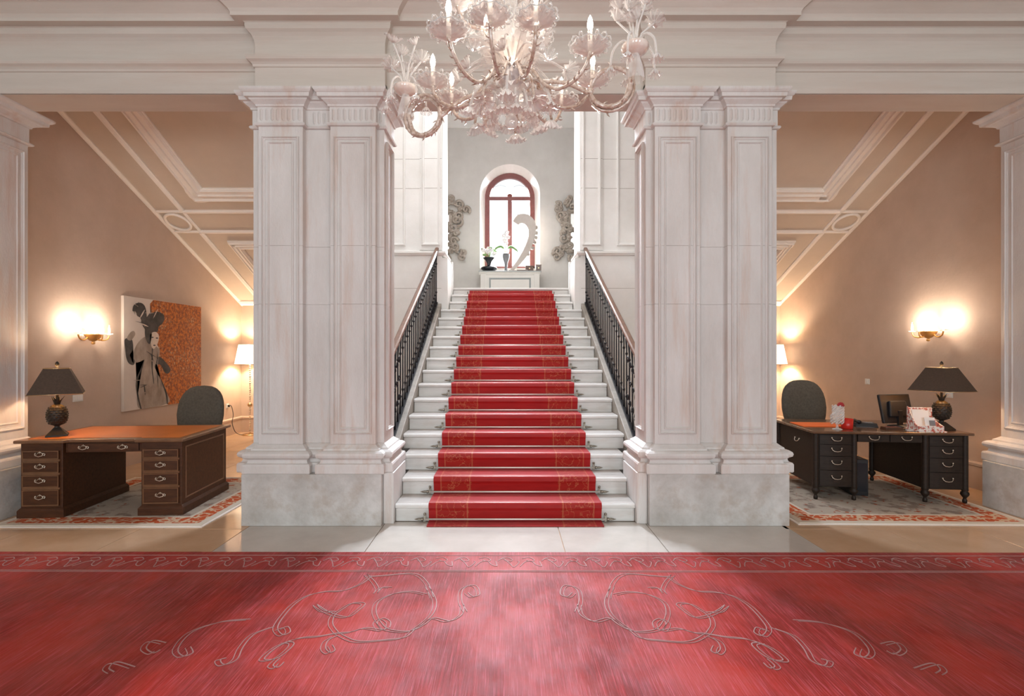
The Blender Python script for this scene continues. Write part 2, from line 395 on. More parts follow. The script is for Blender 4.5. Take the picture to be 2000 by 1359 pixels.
# ---- entablature (beam with cornice) across the hall
path = [(XH, 4.72), (2.42, 4.72), (2.42, 4.64), (1.21, 4.64), (1.21, 4.72), (-1.21, 4.72), (-1.21, 4.64), (-2.42, 4.64), (-2.42, 4.72), (-XH, 4.72)][::-1]
prof_a = [(0, ZB), (0, 4.245), (.012, 4.25), (.016, 4.27), (.03, 4.285), (.055, 4.30), (.062, 4.315), (.062, 4.337), (0, 4.337)]
prof_f = [(0, 4.337), (0, 4.47), (.006, 4.50), (.018, 4.53), (.036, 4.555), (.058, 4.575), (.064, 4.60), (.064, 4.625)]
prof_c = [(.064, 4.625), (.075, 4.632), (.15, 4.634), (.15, 4.665), (.165, 4.69), (.195, 4.715), (.235, 4.745), (.29, 4.77), (.34, 4.80), (.35, 4.85), (.42, 4.87), (.42, 4.97), (.47, 5.04), (.55, 5.10), (.57, 5.16), (.57, 5.22), (0, 5.22)]
ent = struct('trim_1', MB().sweep(path, prof_a, caps=False), m_ent, 'carved stone architrave and cornice spanning the hall above the pillars')
fixn(MB().sweep(path, prof_f, caps=False).build('frieze', m_ent, ent)); fixn(MB().sweep(path, prof_c, caps=False).build('cornice', m_ent, ent))
core = MB().box(-XH, XH, 4.735, 5.07, ZB, 4.3)
for a, b in ((-2.42, -1.21), (1.21, 2.42)): core.box(a, b, 4.66, 4.74, ZB, 4.1)
core.build('beam_soffit', m_ent, ent)
struct('wall_front_upper', MB().box(-XH, XH, 4.74, 5.07, 4.3, 9.2), m_white)

# ---- stair hall shell
for nm, sg in (('wall_left_bay', -1), ('wall_right_bay', 1)):
    a, b = sorted((sg*XW, sg*(XW+.25)))
    w = struct(nm, MB().box(a, b, 5.07, 13.2, 0, 3.6), m_bay)
    struct(nm.replace('bay', 'upper'), MB().box(a, b, 5.07, 13.2, 3.6+1.3, 9.2).box(a, b, 5.07, 13.2, 3.6, 4.9), m_bay)
# back wall with arched window opening
def arch(cx, hw, zb, zs, n=24):   # outline of an arched opening, bottom-left -> over the top -> bottom-right
    return [(cx-hw, zb)] + [(cx-hw*math.cos(PI*i/n), zs+hw*math.sin(PI*i/n)) for i in range(n+1)] + [(cx+hw, zb)]
WZ0, WZS, WHW = 3.78, 5.70, .66
bw = MB(); out = arch(0, WHW+.12, WZ0, WZS); 
hw = WHW+.12
bw.box(-XW, -hw, 12.95, 13.45, ZL, 9.2).box(hw, XW, 12.95, 13.45, ZL, 9.2).box(-hw, hw, 12.95, 13.45, ZL, WZ0)
top = [p for p in out[1:-1]]
v = []; f = []
for x, z in top: v += [(x, 12.95, z), (x, 12.95, 9.2), (x, 13.45, z), (x, 13.45, 9.2)]
for i in range(len(top)-1):
    a, b = 4*i, 4*(i+1); f += [(a, b, b+1, a+1), (a+2, a+3, b+3, b+2)]
bw.add(v, f)
struct('wall_back', bw, m_back)
# splayed reveal
rv = MB(); A = arch(0, WHW+.12, WZ0-.02, WZS); B = arch(0, WHW, WZ0-.02, WZS)
n = len(A); rv.add([(x, 12.945, z) for x, z in A]+[(x, 13.28, z) for x, z in B]+[(x*1.0, 13.45, z) for x, z in A],
    [(i, i+1, n+i+1, n+i) for i in range(n-1)]+[(n+i, n+i+1, 2*n+i+1, 2*n+i) for i in range(n-1)])
struct('trim_2', rv, m_white, 'splayed white reveal round the arched window')
# window
win = MB(); A = arch(0, WHW, WZ0, WZS); B = arch(0, WHW-.13, WZ0+.10, WZS)
n = len(A)
win.add([(x, 13.26, z) for x, z in A]+[(x, 13.26, z) for x, z in B]+[(x, 13.36, z) for x, z in A]+[(x, 13.36, z) for x, z in B],
    [(i, i+1, n+i+1, n+i) for i in range(n-1)]+[(2*n+i, 3*n+i, 3*n+i+1, 2*n+i+1) for i in range(n-1)]+[(n+i, n+i+1, 3*n+i+1, 3*n+i) for i in range(n-1)])
win.box(-WHW, WHW, 13.26, 13.36, WZ0, WZ0+.10)
w1 = struct('window_1', win, m_winframe, 'arched window with dark red timber frame over the stair landing')
MB().box(-.055, .055, 13.25, 13.35, WZ0+.1, WZS+.02).ball((0, 13.25, WZS+.06), .07, .03, .05).build('mullion', m_winframe, w1)
MB().box(-WHW+.12, WHW-.12, 13.255, 13.345, WZS-.07, WZS+.03).build('transom', m_winframe, w1)
m_pane = glassy('window_glass', (.8, .85, .9), .06, .02)
B2 = arch(0, WHW-.12, WZS+.03, WZS+.03)
MB().prism(B2[1:-1], 'y', 13.30, 13.306).build('pane', m_pane, w1)
MB().box(-WHW+.12, -.05, 13.30, 13.306, WZ0+.09, WZS-.06).build('pane', m_pane, w1)
MB().box(.05, WHW-.12, 13.30, 13.306, WZ0+.09, WZS-.06).build('pane', m_pane, w1)
ld = MB()
for sg in (-1, 1):
    for z in (5.33, 5.26, 4.62, 4.2, 3.98): ld.box(*sorted((sg*.06, sg*.53)), 13.296, 13.299, z, z+.012)
    for x in (.20, .38): ld.box(*sorted((sg*x, sg*(x+.008))), 13.296, 13.299, 3.9, 5.62)
    for z in (4.62, 4.2, 5.46):
        for x in (.13, .29, .45): ld.tube([(sg*x+.035*math.cos(t*PI/4), 13.297, z+.035*math.sin(t*PI/4)) for t in range(8)], .004, 4, closed=True)
    ld.tube([(sg*(.1+.3*t/8), 13.297, 6.0+.05*math.sin(PI*t/8)) for t in range(9)], .005, 4)
tag(ld.build('lead_lines', m_lead, w1), kind='stuff')
struct('ceiling_landing', MB().box(-XW, XW, 9.35, 13.2, 7.42, 7.6), M('white_ceiling', (.88, .87, .85), .8))
# stair hall ceiling, opening made for the added skylight
sk = MB(); a, b, c, d = -2.7, -.1, 5.7, 8.3
sk.box(-XW, a, 5.07, 9.7, 8.6, 8.8).box(b, XW, 5.07, 9.7, 8.6, 8.8).box(a, b, 5.07, c, 8.6, 8.8).box(a, b, d, 9.7, 8.6, 8.8)
struct('ceiling_stair_hall', sk, m_ceil)
sf = struct('window_5', MB().frame((a, c, 8.6), (1, 0, 0), (0, 1, 0), (0, 0, -1), 2.6, 2.6, [(0, 0), (0, .04), (.07, .04), (.07, 0)]), m_white, 'added unseen square roof light above the stairs')  # frame for the added roof light, out of view
for t in (-1.83, -.97): MB().box(t-.02, t+.02, c, d, 8.6, 8.66).build('glazing_bar', m_white, sf)
# landing slab
struct('floor_landing', MB().box(-XW, XW, 9.86, 12.95, ZL-.2, ZL), m_marble, 'white marble landing at the top of the stairs')
for nm, sg in (('wall_left_bay_back', -1), ('wall_right_bay_back', 1)):
    struct(nm, MB().box(*sorted((sg*1.23, sg*XW)), 10.06, 10.26, 0, ZL-.2), m_bay)

# ---- arch wall either side of the flight
def arch_wall(sg, nm):
    def X(v): return sg*v
    m = MB().box(*sorted((X(1.235), X(2.62))), 9.0, 9.75, 3.42, 8.6)
    o = struct(nm, m, m_white)
    MB().box(*sorted((X(1.255), X(2.62))), 9.0, 9.75, 0, 3.34).build('dado', m_white, o)
    MB().prism([(9.0, 2.30), (9.80, 2.30), (9.84, 2.6), (9.84, 3.05), (9.75, 3.30), (9.0, 3.30)], 'x', *sorted((X(1.145), X(1.255)))).build('pedestal', m_white, o)
    MB().prism([(9.84, 2.5), (9.84, 3.05), (9.79, 3.36), (9.70, 3.36), (9.70, 2.5)], 'x', *sorted((X(1.135), X(1.3)))).build('pedestal_return', m_white, o)
    pth = [(X(2.62), 9.0), (X(1.235), 9.0), (X(1.235), 9.75)]
    if sg > 0: pth = [(p[0], p[1]) for p in pth][::-1]
    fixn(MB().sweep(pth, [(0, 3.34), (.03, 3.345), (.045, 3.365), (.06, 3.38), (.06, 3.41), (.02, 3.425), (0, 3.43)]).build('string_course', m_white, o))
    pr = [(0, 0), (0, .03), (.018, .036), (.026, .018), (.045, .014), (.05, 0)]
    for x0, x1 in ((1.28, 1.61), (1.906, 2.55)):
        f = MB().frame((min(X(x0), X(x1)), 8.975 if x0 < 1.5 else 9.0, 3.52), (1, 0, 0), (0, 0, 1), (0, -1, 0), x1-x0, 4.8, pr)
        fixn(f.build('panel_moulding', m_white, o))
    MB().box(*sorted((X(1.245), X(1.645))), 8.975, 9.0, 3.44, 8.6).build('pilaster_strip', m_white, o)
    jb = MB()
    for z in (4.55, 5.08): MB().box(*sorted((X(1.25), X(1.64))), 8.9735, 8.976, z, z+.006).box(*sorted((X(1.65), X(2.6))), 8.9985, 9.0, z, z+.006).build('block_joint', m_string, o)
    MB().box(*sorted((X(1.26), X(2.6))), 8.9985, 9.0, 2.75, 2.756).build('block_joint', m_string, o)
arch_wall(-1, 'wall_arch_left'); arch_wall(1, 'wall_arch_right')
struct('wall_arch_upper', MB().box(-1.235, -.32, 9.0, 9.35, 6.3, 8.6).box(.32, 1.235, 9.0, 9.35, 6.3, 8.6).box(-.32, .32, 9.0, 9.35, 6.3, 6.45).box(-.32, .32, 9.0, 9.35, 8.1, 8.6), m_white)
hw6 = struct('window_6', MB().frame((-.32, 9.1, 6.45), (1, 0, 0), (0, 0, 1), (0, -1, 0), .64, 1.65, [(0, 0), (0, .04), (.05, .04), (.05, 0)]), m_winframe, 'added unseen narrow high window over the landing arch')  # invented out of view to carry the carpet light
MB().box(-.28, .28, 9.09, 9.095, 6.49, 8.06).build('pane', m_pane, hw6)

# ---- sloping soffits (undersides of the upper flights) in the bays
def soffit(sg, nm):
    SL = .468; YA, YB = 5.07, 10.06
    def Z(y): return 4.475-SL*(y-5.964)
    xa, xb = 2.35, XW
    o = struct(nm, MB().prism([(YA, Z(YA)), (YB, Z(YB)), (YB, Z(YB)+.32), (YA, Z(YA)+.32)], 'x', *sorted((sg*xa, sg*xb))), m_soffit,
               'sloping plaster underside of the %s upper flight with cream mouldings' % ('left' if sg < 0 else 'right'))
    nrm = Vector((0, -SL, -1)).normalized()
    def strip(x0, y0, x1, y1, wd, h, name='moulding', mat=m_mould):
        p = Vector((sg*x0, y0, Z(y0))); q = Vector((sg*x1, y1, Z(y1))); t = (q-p).normalized(); s_ = nrm.cross(t).normalized()
        mb = MB(); v = []
        for b_ in (p, q):
            for a, hh in ((-.5, -.01), (-.5, h*.5), (-.3, h), (.1, h), (.3, h*.6), (.5, h*.5), (.5, -.01)): v.append(b_+s_*(a*wd)+nrm*hh)
        k = 7; mb.add(v, [(j, j+1, k+j+1, k+j) for j in range(k-1)]+[tuple(range(k)), tuple(range(k, 2*k))])
        return fixn(mb.build(name, mat, o))
    xo, xi = XW-.03, 4.97        # outer and inner edge of the border
    yb = 8.02                     # cross rib
    strip(xo, YA, xo, YB, .07, .03); strip(xi, YA, xi, 7.55, .08, .035); strip(xi, 7.99, xi, YB, .08, .035)
    for yy in (7.55, 7.98): strip(xa, yy, xi, yy, .07, .035)
    for yy in (7.55, 7.98): strip(xi, yy, xo, yy, .05, .025)
    strip(xi, 7.55, xi, 7.98, .05, .025)
    # oval medallion
    ring = [Vector((sg*5.19+.17*math.cos(t*PI/12), yy, Z(yy)))+nrm*.012 for t in range(24) for yy in (7.765+.17*math.sin(t*PI/12),)]
    MB().tube(ring, .024, 6, closed=True).build('medallion', m_mould, o)
    # big framed panel (upper) and lower one
    def bands(x0, y0, x1, y1, w, e0=None, e1=None, ks=1):    # a run of wide moulding with three raised beads
        strip(x0, y0, x1, y1, w, .04, 'panel_moulding')
        dx, dy = (1, 0) if x0 == x1 else (0, 1)
        for k in (-.36, -.05, .3):
            if dx: strip(x0+k*w, y0 if e0 is None else e0-k*w, x1+k*w, y1 if e1 is None else e1+k*w, .032, .062, 'panel_bead')
            else: strip(x0, y0+k*w*ks, x1 if e1 is None else e1+k*w, y1+k*w*ks, .032, .062, 'panel_bead')
    bands(4.54, 5.1, 4.54, 7.34, .26, None, 7.22); bands(2.7, 7.22, 4.67, 7.22, .26, None, 4.54)
    bands(4.58, 8.19, 4.58, 9.75, .17, 8.27, None); bands(2.7, 8.27, 4.665, 8.27, .17, None, 4.58, -1)
    strip(xa, 9.98, xo, 9.98, .16, .05)
    bands(2.75, 5.1, 2.75, 7.3, .24)
    # inner string wall of the flight
    MB().prism([(YA, Z(YA)-.05), (YB, Z(YB)-.05), (YB, Z(YB)+.75), (YA, Z(YA)+.75)], 'x', *sorted((sg*2.35, sg*2.23))).build('flight_string', m_white, o)
soffit(-1, 'ceiling_left_bay'); soffit(1, 'ceiling_right_bay')
# baseboards in bays
for nm, sg in (('baseboard_left', -1), ('baseboard_right', 1)):
    pth = [(sg*XW, 5.2), (sg*XW, 10.06), (sg*2.6, 10.06)]
    if sg > 0: pth = pth[::-1]
    pth = pth if sg < 0 else pth
    struct(nm, MB().sweep(pth, [(0, 0), (.025, 0), (.025, .27), (.035, .275), (.035, .30), (.02, .315), (0, .32)]), m_bay)

# ================================================================== PIERS
prof_base = [(.0, .475), (.098, .475), (.105, .485), (.105, .55), (.098, .565), (.075, .572), (.068, .585), (.066, .60), (.080, .612), (.098, .625), (.104, .645), (.098, .665), (.075, .68), (.05, .685), (.046, .70), (.03, .71), (.012, .725), (0, .735)]
prof_cap = [(0, 3.725), (.022, 3.73), (.03, 3.742), (.022, 3.756), (.006, 3.76), (.006, 3.905), (.018, 3.91), (.022, 3.925), (.04, 3.94), (.06, 3.955), (.066, 3.965), (.092, 3.968), (.096, 4.0), (.105, 4.005), (.118, 4.02), (.122, 4.03), (.122, 4.044), (0, 4.044)]
def pier_loop(sg):
    p = [(-2.50, 4.77), (-2.417, 4.77), (-2.417, 4.70), (-2.0, 4.70), (-2.0, 4.77), (-1.74, 4.77), (-1.74, 4.70), (-1.315, 4.70), (-1.315, 4.77), (-1.25, 4.77), (-1.25, 5.16), (-2.50, 5.16)]
    return p if sg < 0 else [(-x, y) for x, y in p][::-1]
def poly_block(poly, z0, z1): return MB().prism(poly, 'z', z0, z1)
def flutes(parent, T, x0, x1, yf, n):
    w = (x1-x0)/n
    for i in range(n):
        c = x0+w*(i+.5); hw_ = w*.30
        MB().add([(c-hw_, yf-.001, 3.79), (c+hw_, yf-.001, 3.79), (c+hw_, yf-.001, 3.88), (c-hw_, yf-.001, 3.88), (c, yf-.016, 3.80), (c, yf-.016, 3.87), (c, yf-.002, 3.772), (c, yf-.002, 3.897)],
               [(0, 4, 5, 3), (1, 2, 5, 4), (0, 6, 4), (6, 1, 4), (3, 5, 7), (7, 5, 2)], False, T).build('flute', m_stone, parent)
def pier(sg):
    side = 'left' if sg < 0 else 'right'
    o = thing('stone_pier', (sg*1.87, 4.9, 0), 'panelled pale stone pillar %s of the red-carpeted stairs' % side, 'pillar', group='pillars flanking the stairs')
    T = Matrix.Translation((-sg*1.87, -4.9, 0))
    def put(mb, name, mat, bev=0):
        mb.v = [tuple(T @ Vector(q)) for q in mb.v]; return fixn(mb.build(name, mat, o, bev))
    loop = pier_loop(sg)
    def mx(a, b): return sorted((sg*a, sg*b))
    put(MB().box(*mx(1.235, 2.525), 4.595, 5.21, 0, .475), 'plinth', m_plinth, .006)
    put(MB().box(*mx(1.135, 1.232), 4.66, 5.21, 0, .475), 'plinth_return', m_stone, .004)
    put(MB().sweep(loop, prof_base, True), 'base_moulding', m_stone)
    zs = [.735, 2.055, 2.605, 3.725]
    for a, b in zip(zs[:-1], zs[1:]): put(poly_block(loop, a+.0006, b-.0006), 'shaft_block', m_stone, .0015)
    cap = put(MB().sweep(loop, prof_cap, True), 'capital', m_stone)
    fm = MB(); k = -sg
    for a, b, yy, nn in ((1.32, 1.735, 4.694, 8), (2.005, 2.412, 4.694, 8), (1.80, 1.94, 4.764, 3), (1.262, 1.30, 4.764, 1)): flutes(cap, T, *mx(a, b), yy, nn)

    pr = [(0, 0), (0, .014), (.010, .024), (.018, .010), (.028, .008), (.03, 0)]
    pr2 = [(0, 0), (.004, .012), (.012, .015), (.022, .0), ]
    for a, b in ((1.315, 1.74), (2.0, 2.417)):
        x0, x1 = mx(a, b)
        for ins, p in ((.035, pr), (.085, pr2)):
            put(MB().frame((x0+ins, 4.70, .80+ins*.9), (1, 0, 0), (0, 0, 1), (0, -1, 0), x1-x0-2*ins, 2.86-1.8*ins, p), 'panel_moulding', m_stone)
    # panel on the inner side
    put(MB().frame((sg*1.25, 4.84, .84), (0, 1, 0), (0, 0, 1), (-sg, 0, 0), .26, 2.8, pr), 'panel_moulding', m_stone)
    return o
pier(-1); pier(1)
def respond(sg):
    side = 'left' if sg < 0 else 'right'
    o = thing('wall_pilaster', (sg*5.8, 4.9, 0), 'panelled stone pilaster at the far %s edge beside the desk bay' % side, 'pilaster', group='wall pilasters of the side bays')
    T = Matrix.Translation((-sg*5.8, -4.9, 0))
    def put(mb, name, mat, bev=0):
        mb.v = [tuple(T @ Vector(q)) for q in mb.v]; return fixn(mb.build(name, mat, o, bev))
    xf = 5.02
    loop = [(-6.58, 4.78), (-5.2, 4.78), (-5.2, 4.70), (-xf, 4.70), (-xf, 5.15), (-5.42, 5.15)]
    if sg > 0: loop = [(-x, y) for x, y in loop][::-1]
    poly = loop+([(-6.58, 5.15)] if sg < 0 else [(6.58, 5.15)])
    pl = [(-6.58, 4.66), (-4.89, 4.66), (-4.89, 5.23), (-5.42, 5.23)]
    put(MB().box(*sorted((sg*4.89, sg*6.58)), 4.64, 5.22, 0, .475), 'plinth', m_plinth, .006)
    put(MB().sweep(loop, prof_base), 'base_moulding', m_stone)
    put(poly_block(poly, .736, 3.724), 'shaft', m_stone)
    put(MB().sweep(loop, [(a*1.25, z) for a, z in prof_cap]), 'capital', m_stone)
    pr = [(0, 0), (0, .010), (.012, .018), (.022, .008), (.03, .006), (.034, 0)]
    put(MB().frame((sg*xf, 4.74, .82), (0, 1, 0), (0, 0, 1), (-sg, 0, 0), .37, 2.84, pr), 'panel_moulding', m_stone)
    put(MB().frame((sg*xf, 4.80, .88), (0, 1, 0), (0, 0, 1), (-sg, 0, 0), .25, 2.72, [(0, 0), (.005, .007), (.014, .008), (.022, 0)]), 'panel_moulding', m_stone)
respond(-1); respond(1)

# ================================================================== STAIRS
st = thing('staircase', (0, Y0, 0), 'wide white marble staircase rising to the landing between the pillars', 'staircase')
for n in range(1, 18):
    y = (n-1)*TREAD; z = n*RISE
    hw_ = 1.13 if n < 3 else (1.18 if n == 3 else (1.252 if n < 15 else 1.132))
    y2 = y+TREAD+.06 if n < 17 else y+.2
    mb = MB().prism([(y, z-.012), (y+.012, z), (y2, z), (y2, z-.05), (y+.034, z-.05), (y+.030, z-.045), (y, z-.035)], 'x', -hw_, hw_)
    mb.prism([(y+.03, z-RISE), (y+.03, z-.048), (y2, z-.048), (y2, z-RISE)], 'x', -hw_, hw_)
    so_ = fixn(mb.build('step', m_marble, st, .003))
    if n < 17: MB().box(-hw_+.002, hw_-.002, y+.022, y+TREAD+.029, z-.004, z+.0012).build('worn_tread', m_tread, so_)
SLOPE = RISE/TREAD
def zn(y): return RISE+SLOPE*(y-Y0)
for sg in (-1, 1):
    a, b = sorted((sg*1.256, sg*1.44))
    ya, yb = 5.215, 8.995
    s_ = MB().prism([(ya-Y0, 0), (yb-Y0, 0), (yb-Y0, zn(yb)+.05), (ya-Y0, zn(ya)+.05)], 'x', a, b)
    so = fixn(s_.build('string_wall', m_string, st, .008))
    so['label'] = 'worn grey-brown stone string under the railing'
# railing
def railing(sg):
    side = 'left' if sg < 0 else 'right'
    x = sg*1.335; ya, yb = 5.24, 8.97
    o = thing('stair_railing', (x, ya, 0), 'dark iron balustrade with wooden handrail on the %s of the stairs' % side, 'railing', group='stair railings')
    zr = 1.035
    L_ = lambda y, d: (0, y-ya, zn(y)+d)
    pr = [(-.034, -.02), (-.034, .012), (-.02, .03), (.02, .03), (.034, .012), (.034, -.02), (.018, -.032), (-.018, -.032)]
    v = []
    for yy in (ya-.04, yb): v += [(px_, yy-ya, zn(yy)+zr+pz) for px_, pz in pr]
    k = len(pr); fixn(MB().add(v, [(i, (i+1) % k, k+(i+1) % k, k+i) for i in range(k)]+[tuple(range(k)), tuple(range(k, 2*k))]).build('handrail', m_rail, o))
    MB().add([(a_, yy-ya, zn(yy)+h) for yy in (ya, yb) for a_, h in ((-.016, zr-.05), (.016, zr-.05), (.016, zr-.033), (-.016, zr-.033))], [(0, 1, 5, 4), (1, 2, 6, 5), (2, 3, 7, 6), (3, 0, 4, 7), (0, 3, 2, 1), (4, 5, 6, 7)]).build('top_bar', m_iron, o)
    MB().add([(a_, yy-ya, zn(yy)+h) for yy in (ya, yb) for a_, h in ((-.018, .05), (.018, .05), (.018, .085), (-.018, .085))], [(0, 1, 5, 4), (1, 2, 6, 5), (2, 3, 7, 6), (3, 0, 4, 7), (0, 3, 2, 1), (4, 5, 6, 7)]).build('bottom_bar', m_iron, o)
    # baluster: slim bar with hooked ends and collars
    b = MB(); h0, h1 = .085, zr-.045
    b.tube([(0, 0, h0-.03), (0, 0, h0+.3), (0, 0, h1-.3), (0, 0, h1+.02)], .0085, 6)
    b.tube([(0, .055, h1-.005), (0, .05, h1-.06), (0, .025, h1-.13), (0, 0, h1-.17)], .006, 5)
    b.tube([(0, -.055, h0+.0), (0, -.05, h0+.06), (0, -.025, h0+.13), (0, 0, h0+.17)], .006, 5)
    for z in (h0+.2, h1-.2): b.ball((0, 0, z), .017, .017, .02, 6, 4)
    me = None; nb = 27
    for i in range(nb):
        yy = ya+.1+(yb-ya-.16)*i/(nb-1)
        if me is None:
            ob = b.build('baluster', m_iron, o); me = ob.data
        else: ob = link('baluster', me, o)
        ob.location = (0, yy-ya, zn(yy))
    # scrollwork at the foot
    sc = MB()
    for i in range(5):
        yy = .12+i*.12
        for zz, d in ((.30, 1), (.52, -1), (.74, 1)):
            pts = []
            for t in range(15):
                a = t*.5; r = .05*(1-t/17)
                pts.append((0, yy+d*r*math.cos(a), zn(ya+yy)+zz+r*math.sin(a)))
            MB().tube(pts, .007, 5).build('scroll', m_iron, o)
railing(-1); railing(1)
# handrail brackets on the arch wall
# runner
rn = MB(); prof = [(4.575-Y0, .006)]
top_pts = [(-.13, .006)]
for n in range(1, 18):
    y = (n-1)*TREAD; z = n*RISE
    top_pts.append((y+.012, (n-1)*RISE+.010))
    if n < 17:
        top_pts += [(y-.002, z-.055), (y-.013, z-.03), (y-.012, z+.0), (y-.002, z+.012), (y+.015, z+.014), (y+TREAD+.004, z+.010)]
    else: top_pts += [(y+.010, z-.055)]
HW = .814; v = []; f = []
kN = len(top_pts)
for sx in (-HW, HW):
    for y, z in top_pts: v.append((sx, y, z))
f = [(i, kN+i, kN+i+1, i+1) for i in range(kN-1)]
rn.add(v, f, False)
ro = rn.build('stair_runner', m_runner, None, 0, (0, Y0, 0)); fixn(ro)
sol = ro.modifiers.new('pile', 'SOLIDIFY'); sol.thickness = .008; sol.offset = 0
tag(ro, 'red carpet runner with gold-patterned borders down the white stairs', 'runner')
# stair rods
rod_me = MB().tube([(-.86, 0, 0), (.86, 0, 0)], .009, 8).build('rod', m_rod); rod_m = rod_me.data; bpy.data.objects.remove(rod_me)
t_ = MB()
fin = [(.0075, 0), (.014, .005), (.016, .02), (.010, .032), (.013, .045), (.008, .065), (.0005, .09)]
fm_ = MB().lathe(fin, 8).build('finial', m_rodend); fin_m = fm_.data; bpy.data.objects.remove(fm_)
br = MB().box(-.010, .010, -.006, .016, -.02, .045).ball((0, -.004, .05), .013).build('bracket', m_rodend); br_m = br.data; bpy.data.objects.remove(br)
for n in range(1, 18):
    o = thing('stair_rod', (0, Y0+(n-1)*TREAD-.006+.012-.012, (n-1)*RISE+.030), '%s pale metal stair rod across the red runner, counted upward' % ORD[n-1], 'stair rod', group='stair rods holding the runner')
    link('rod', rod_m, o)
    for sg in (-1, 1):
        link('bracket', br_m, o, loc=(sg*.85, 0, 0)); link('finial', fin_m, o, loc=(sg*.86, 0, 0), rot=(0, sg*PI/2, 0))

# ================================================================== HALL CARPET
hc = MB().box(-5.2, 5.2, -3.4, 3.965, .001, .016).build('hall_carpet', m_hcarpet, None, .006)
hc.rotation_euler = (0, 0, R(-.15))
tag(hc, 'huge crimson pink carpet with scroll pattern across the hall floor', 'carpet')
def floorpx(x, y):      # pattern drawing: floor coordinates from the sketch grid
    Y = 1560/(y-688); return ((x-990)/975*Y-.078, Y)
def ribbon(mb, pts, w=.0075, z=.0175):
    P = spline([(a, b, z) for a, b in pts], 7); v = []
    for i, p in enumerate(P):
        t = (P[min(i+1, len(P)-1)]-P[max(i-1, 0)]).normalized(); s_ = Vector((-t.y, t.x, 0))*w/2
        v += [p-s_-Vector((0, 0, .003)), p-s_*.6+Vector((0, 0, .0015)), p+s_*.6+Vector((0, 0, .0015)), p+s_-Vector((0, 0, .003))]
    mb.add(v, [(4*i+j, 4*i+j+1, 4*i+4+j+1, 4*i+4+j) for i in range(len(P)-1) for j in range(3)])
SC = [[(1183, 1172), (1192, 1142), (1215, 1125), (1270, 1128), (1300, 1130), (1308, 1127)],
      [(1190, 1150), (1178, 1180), (1190, 1208), (1225, 1235), (1245, 1250), (1280, 1255), (1340, 1258), (1375, 1242)],
      [(1120, 1200), (1128, 1180), (1125, 1158), (1110, 1148), (1096, 1150), (1092, 1165), (1105, 1170), (1115, 1162)],
      [(1125, 1185), (1130, 1205), (1155, 1218), (1185, 1212), (1205, 1225), (1235, 1238), (1275, 1235), (1290, 1222), (1298, 1200), (1290, 1180), (1260, 1165), (1225, 1160), (1195, 1165)],
      [(1275, 1232), (1272, 1220), (1285, 1213), (1298, 1222), (1290, 1236), (1278, 1232)],
      [(1290, 1236), (1320, 1232), (1350, 1240), (1375, 1242), (1410, 1248), (1450, 1252), (1490, 1266), (1518, 1285), (1525, 1295), (1500, 1292), (1475, 1275), (1465, 1262), (1480, 1260)],
      [(1375, 1242), (1385, 1225), (1380, 1208), (1362, 1195), (1340, 1183), (1318, 1184), (1332, 1198), (1352, 1210), (1378, 1206), (1398, 1196), (1412, 1186), (1400, 1198), (1375, 1200)],
      [(1380, 1248), (1398, 1258), (1404, 1272), (1396, 1281), (1386, 1276), (1390, 1266)],
      [(1300, 1130), (1320, 1145), (1355, 1158), (1390, 1160), (1425, 1168), (1455, 1185), (1480, 1210), (1494, 1232), (1485, 1246), (1470, 1240), (1474, 1230), (1490, 1236)],
      [(1308, 1127), (1295, 1140), (1288, 1155), (1292, 1163), (1280, 1152), (1262, 1152)],
      [(1500, 1230), (1540, 1245), (1565, 1270), (1580, 1295), (1605, 1305), (1612, 1296), (1600, 1292)],
      [(1495, 1292), (1510, 1306), (1500, 1310), (1488, 1300)],
      [(1545, 1215), (1600, 1220), (1660, 1240), (1692, 1272), (1685, 1288), (1665, 1282), (1668, 1270)],
      [(1715, 1262), (1740, 1258), (1755, 1272), (1742, 1282), (1728, 1276)],
      [(1780, 1310), (1815, 1300), (1832, 1312), (1822, 1320)]]
sm_ = MB()
for c in SC:
    q = [floorpx(*p) for p in c]
    for dq in (0, .022):
        ribbon(sm_, [(a+dq, b-dq*.6) for a, b in q], .0075 if dq == 0 else .005); ribbon(sm_, [(-a-dq, b-dq*.6) for a, b in q], .0075 if dq == 0 else .005)
    ribbon(sm_, [(a, 2*1.55-b) for a, b in q]); ribbon(sm_, [(-a, 2*1.55-b) for a, b in q])
for k in range(60):
    x = -4.9+k*.166; s_ = 1 if k % 2 else -1
    ribbon(sm_, [(x-.07, 3.74+s_*.05), (x-.03, 3.80+s_*.03), (x+.02, 3.76-s_*.02), (x+.05, 3.70-s_*.02), (x+.09, 3.73+s_*.03), (x+.08, 3.78)], .008)
    ribbon(sm_, [(x-.05, 3.83), (x, 3.85), (x+.04, 3.81), (x+.02, 3.78), (x-.02, 3.80)], .008)
ribbon(sm_, [(-5.1, 3.89), (0, 3.89), (5.1, 3.89)], .008); ribbon(sm_, [(-5.1, 3.62), (0, 3.62), (5.1, 3.62)], .008); ribbon(sm_, [(-5.1, 3.60), (0, 3.60), (5.1, 3.60)], .006)
tag(sm_.build('scroll_pattern', m_scroll, hc), kind='stuff')

# ================================================================== BAY RUGS
def rug(cx, cy, w, d, rz, label):
    o = MB().box(-w/2, w/2, -d/2, d/2, 0, .012).build('oriental_rug', rug_mat(w, d), None, .004, (cx, cy, .001), (0, 0, rz)); tag(o, label, 'rug', 'rugs under the desks')
    MB().box(-w/2-.03, w/2+.03, -d/2-.03, d/2+.03, 0, .006).build('rug_binding', m_mould, o)
rug(-3.84, 5.46, 1.90, 1.76, R(.0), 'cream and rust patterned rug under the leather-topped desk')
rug(3.74, 5.56, 2.14, 1.84, R(-1), 'cream and rust patterned rug under the dark desk with turned legs')

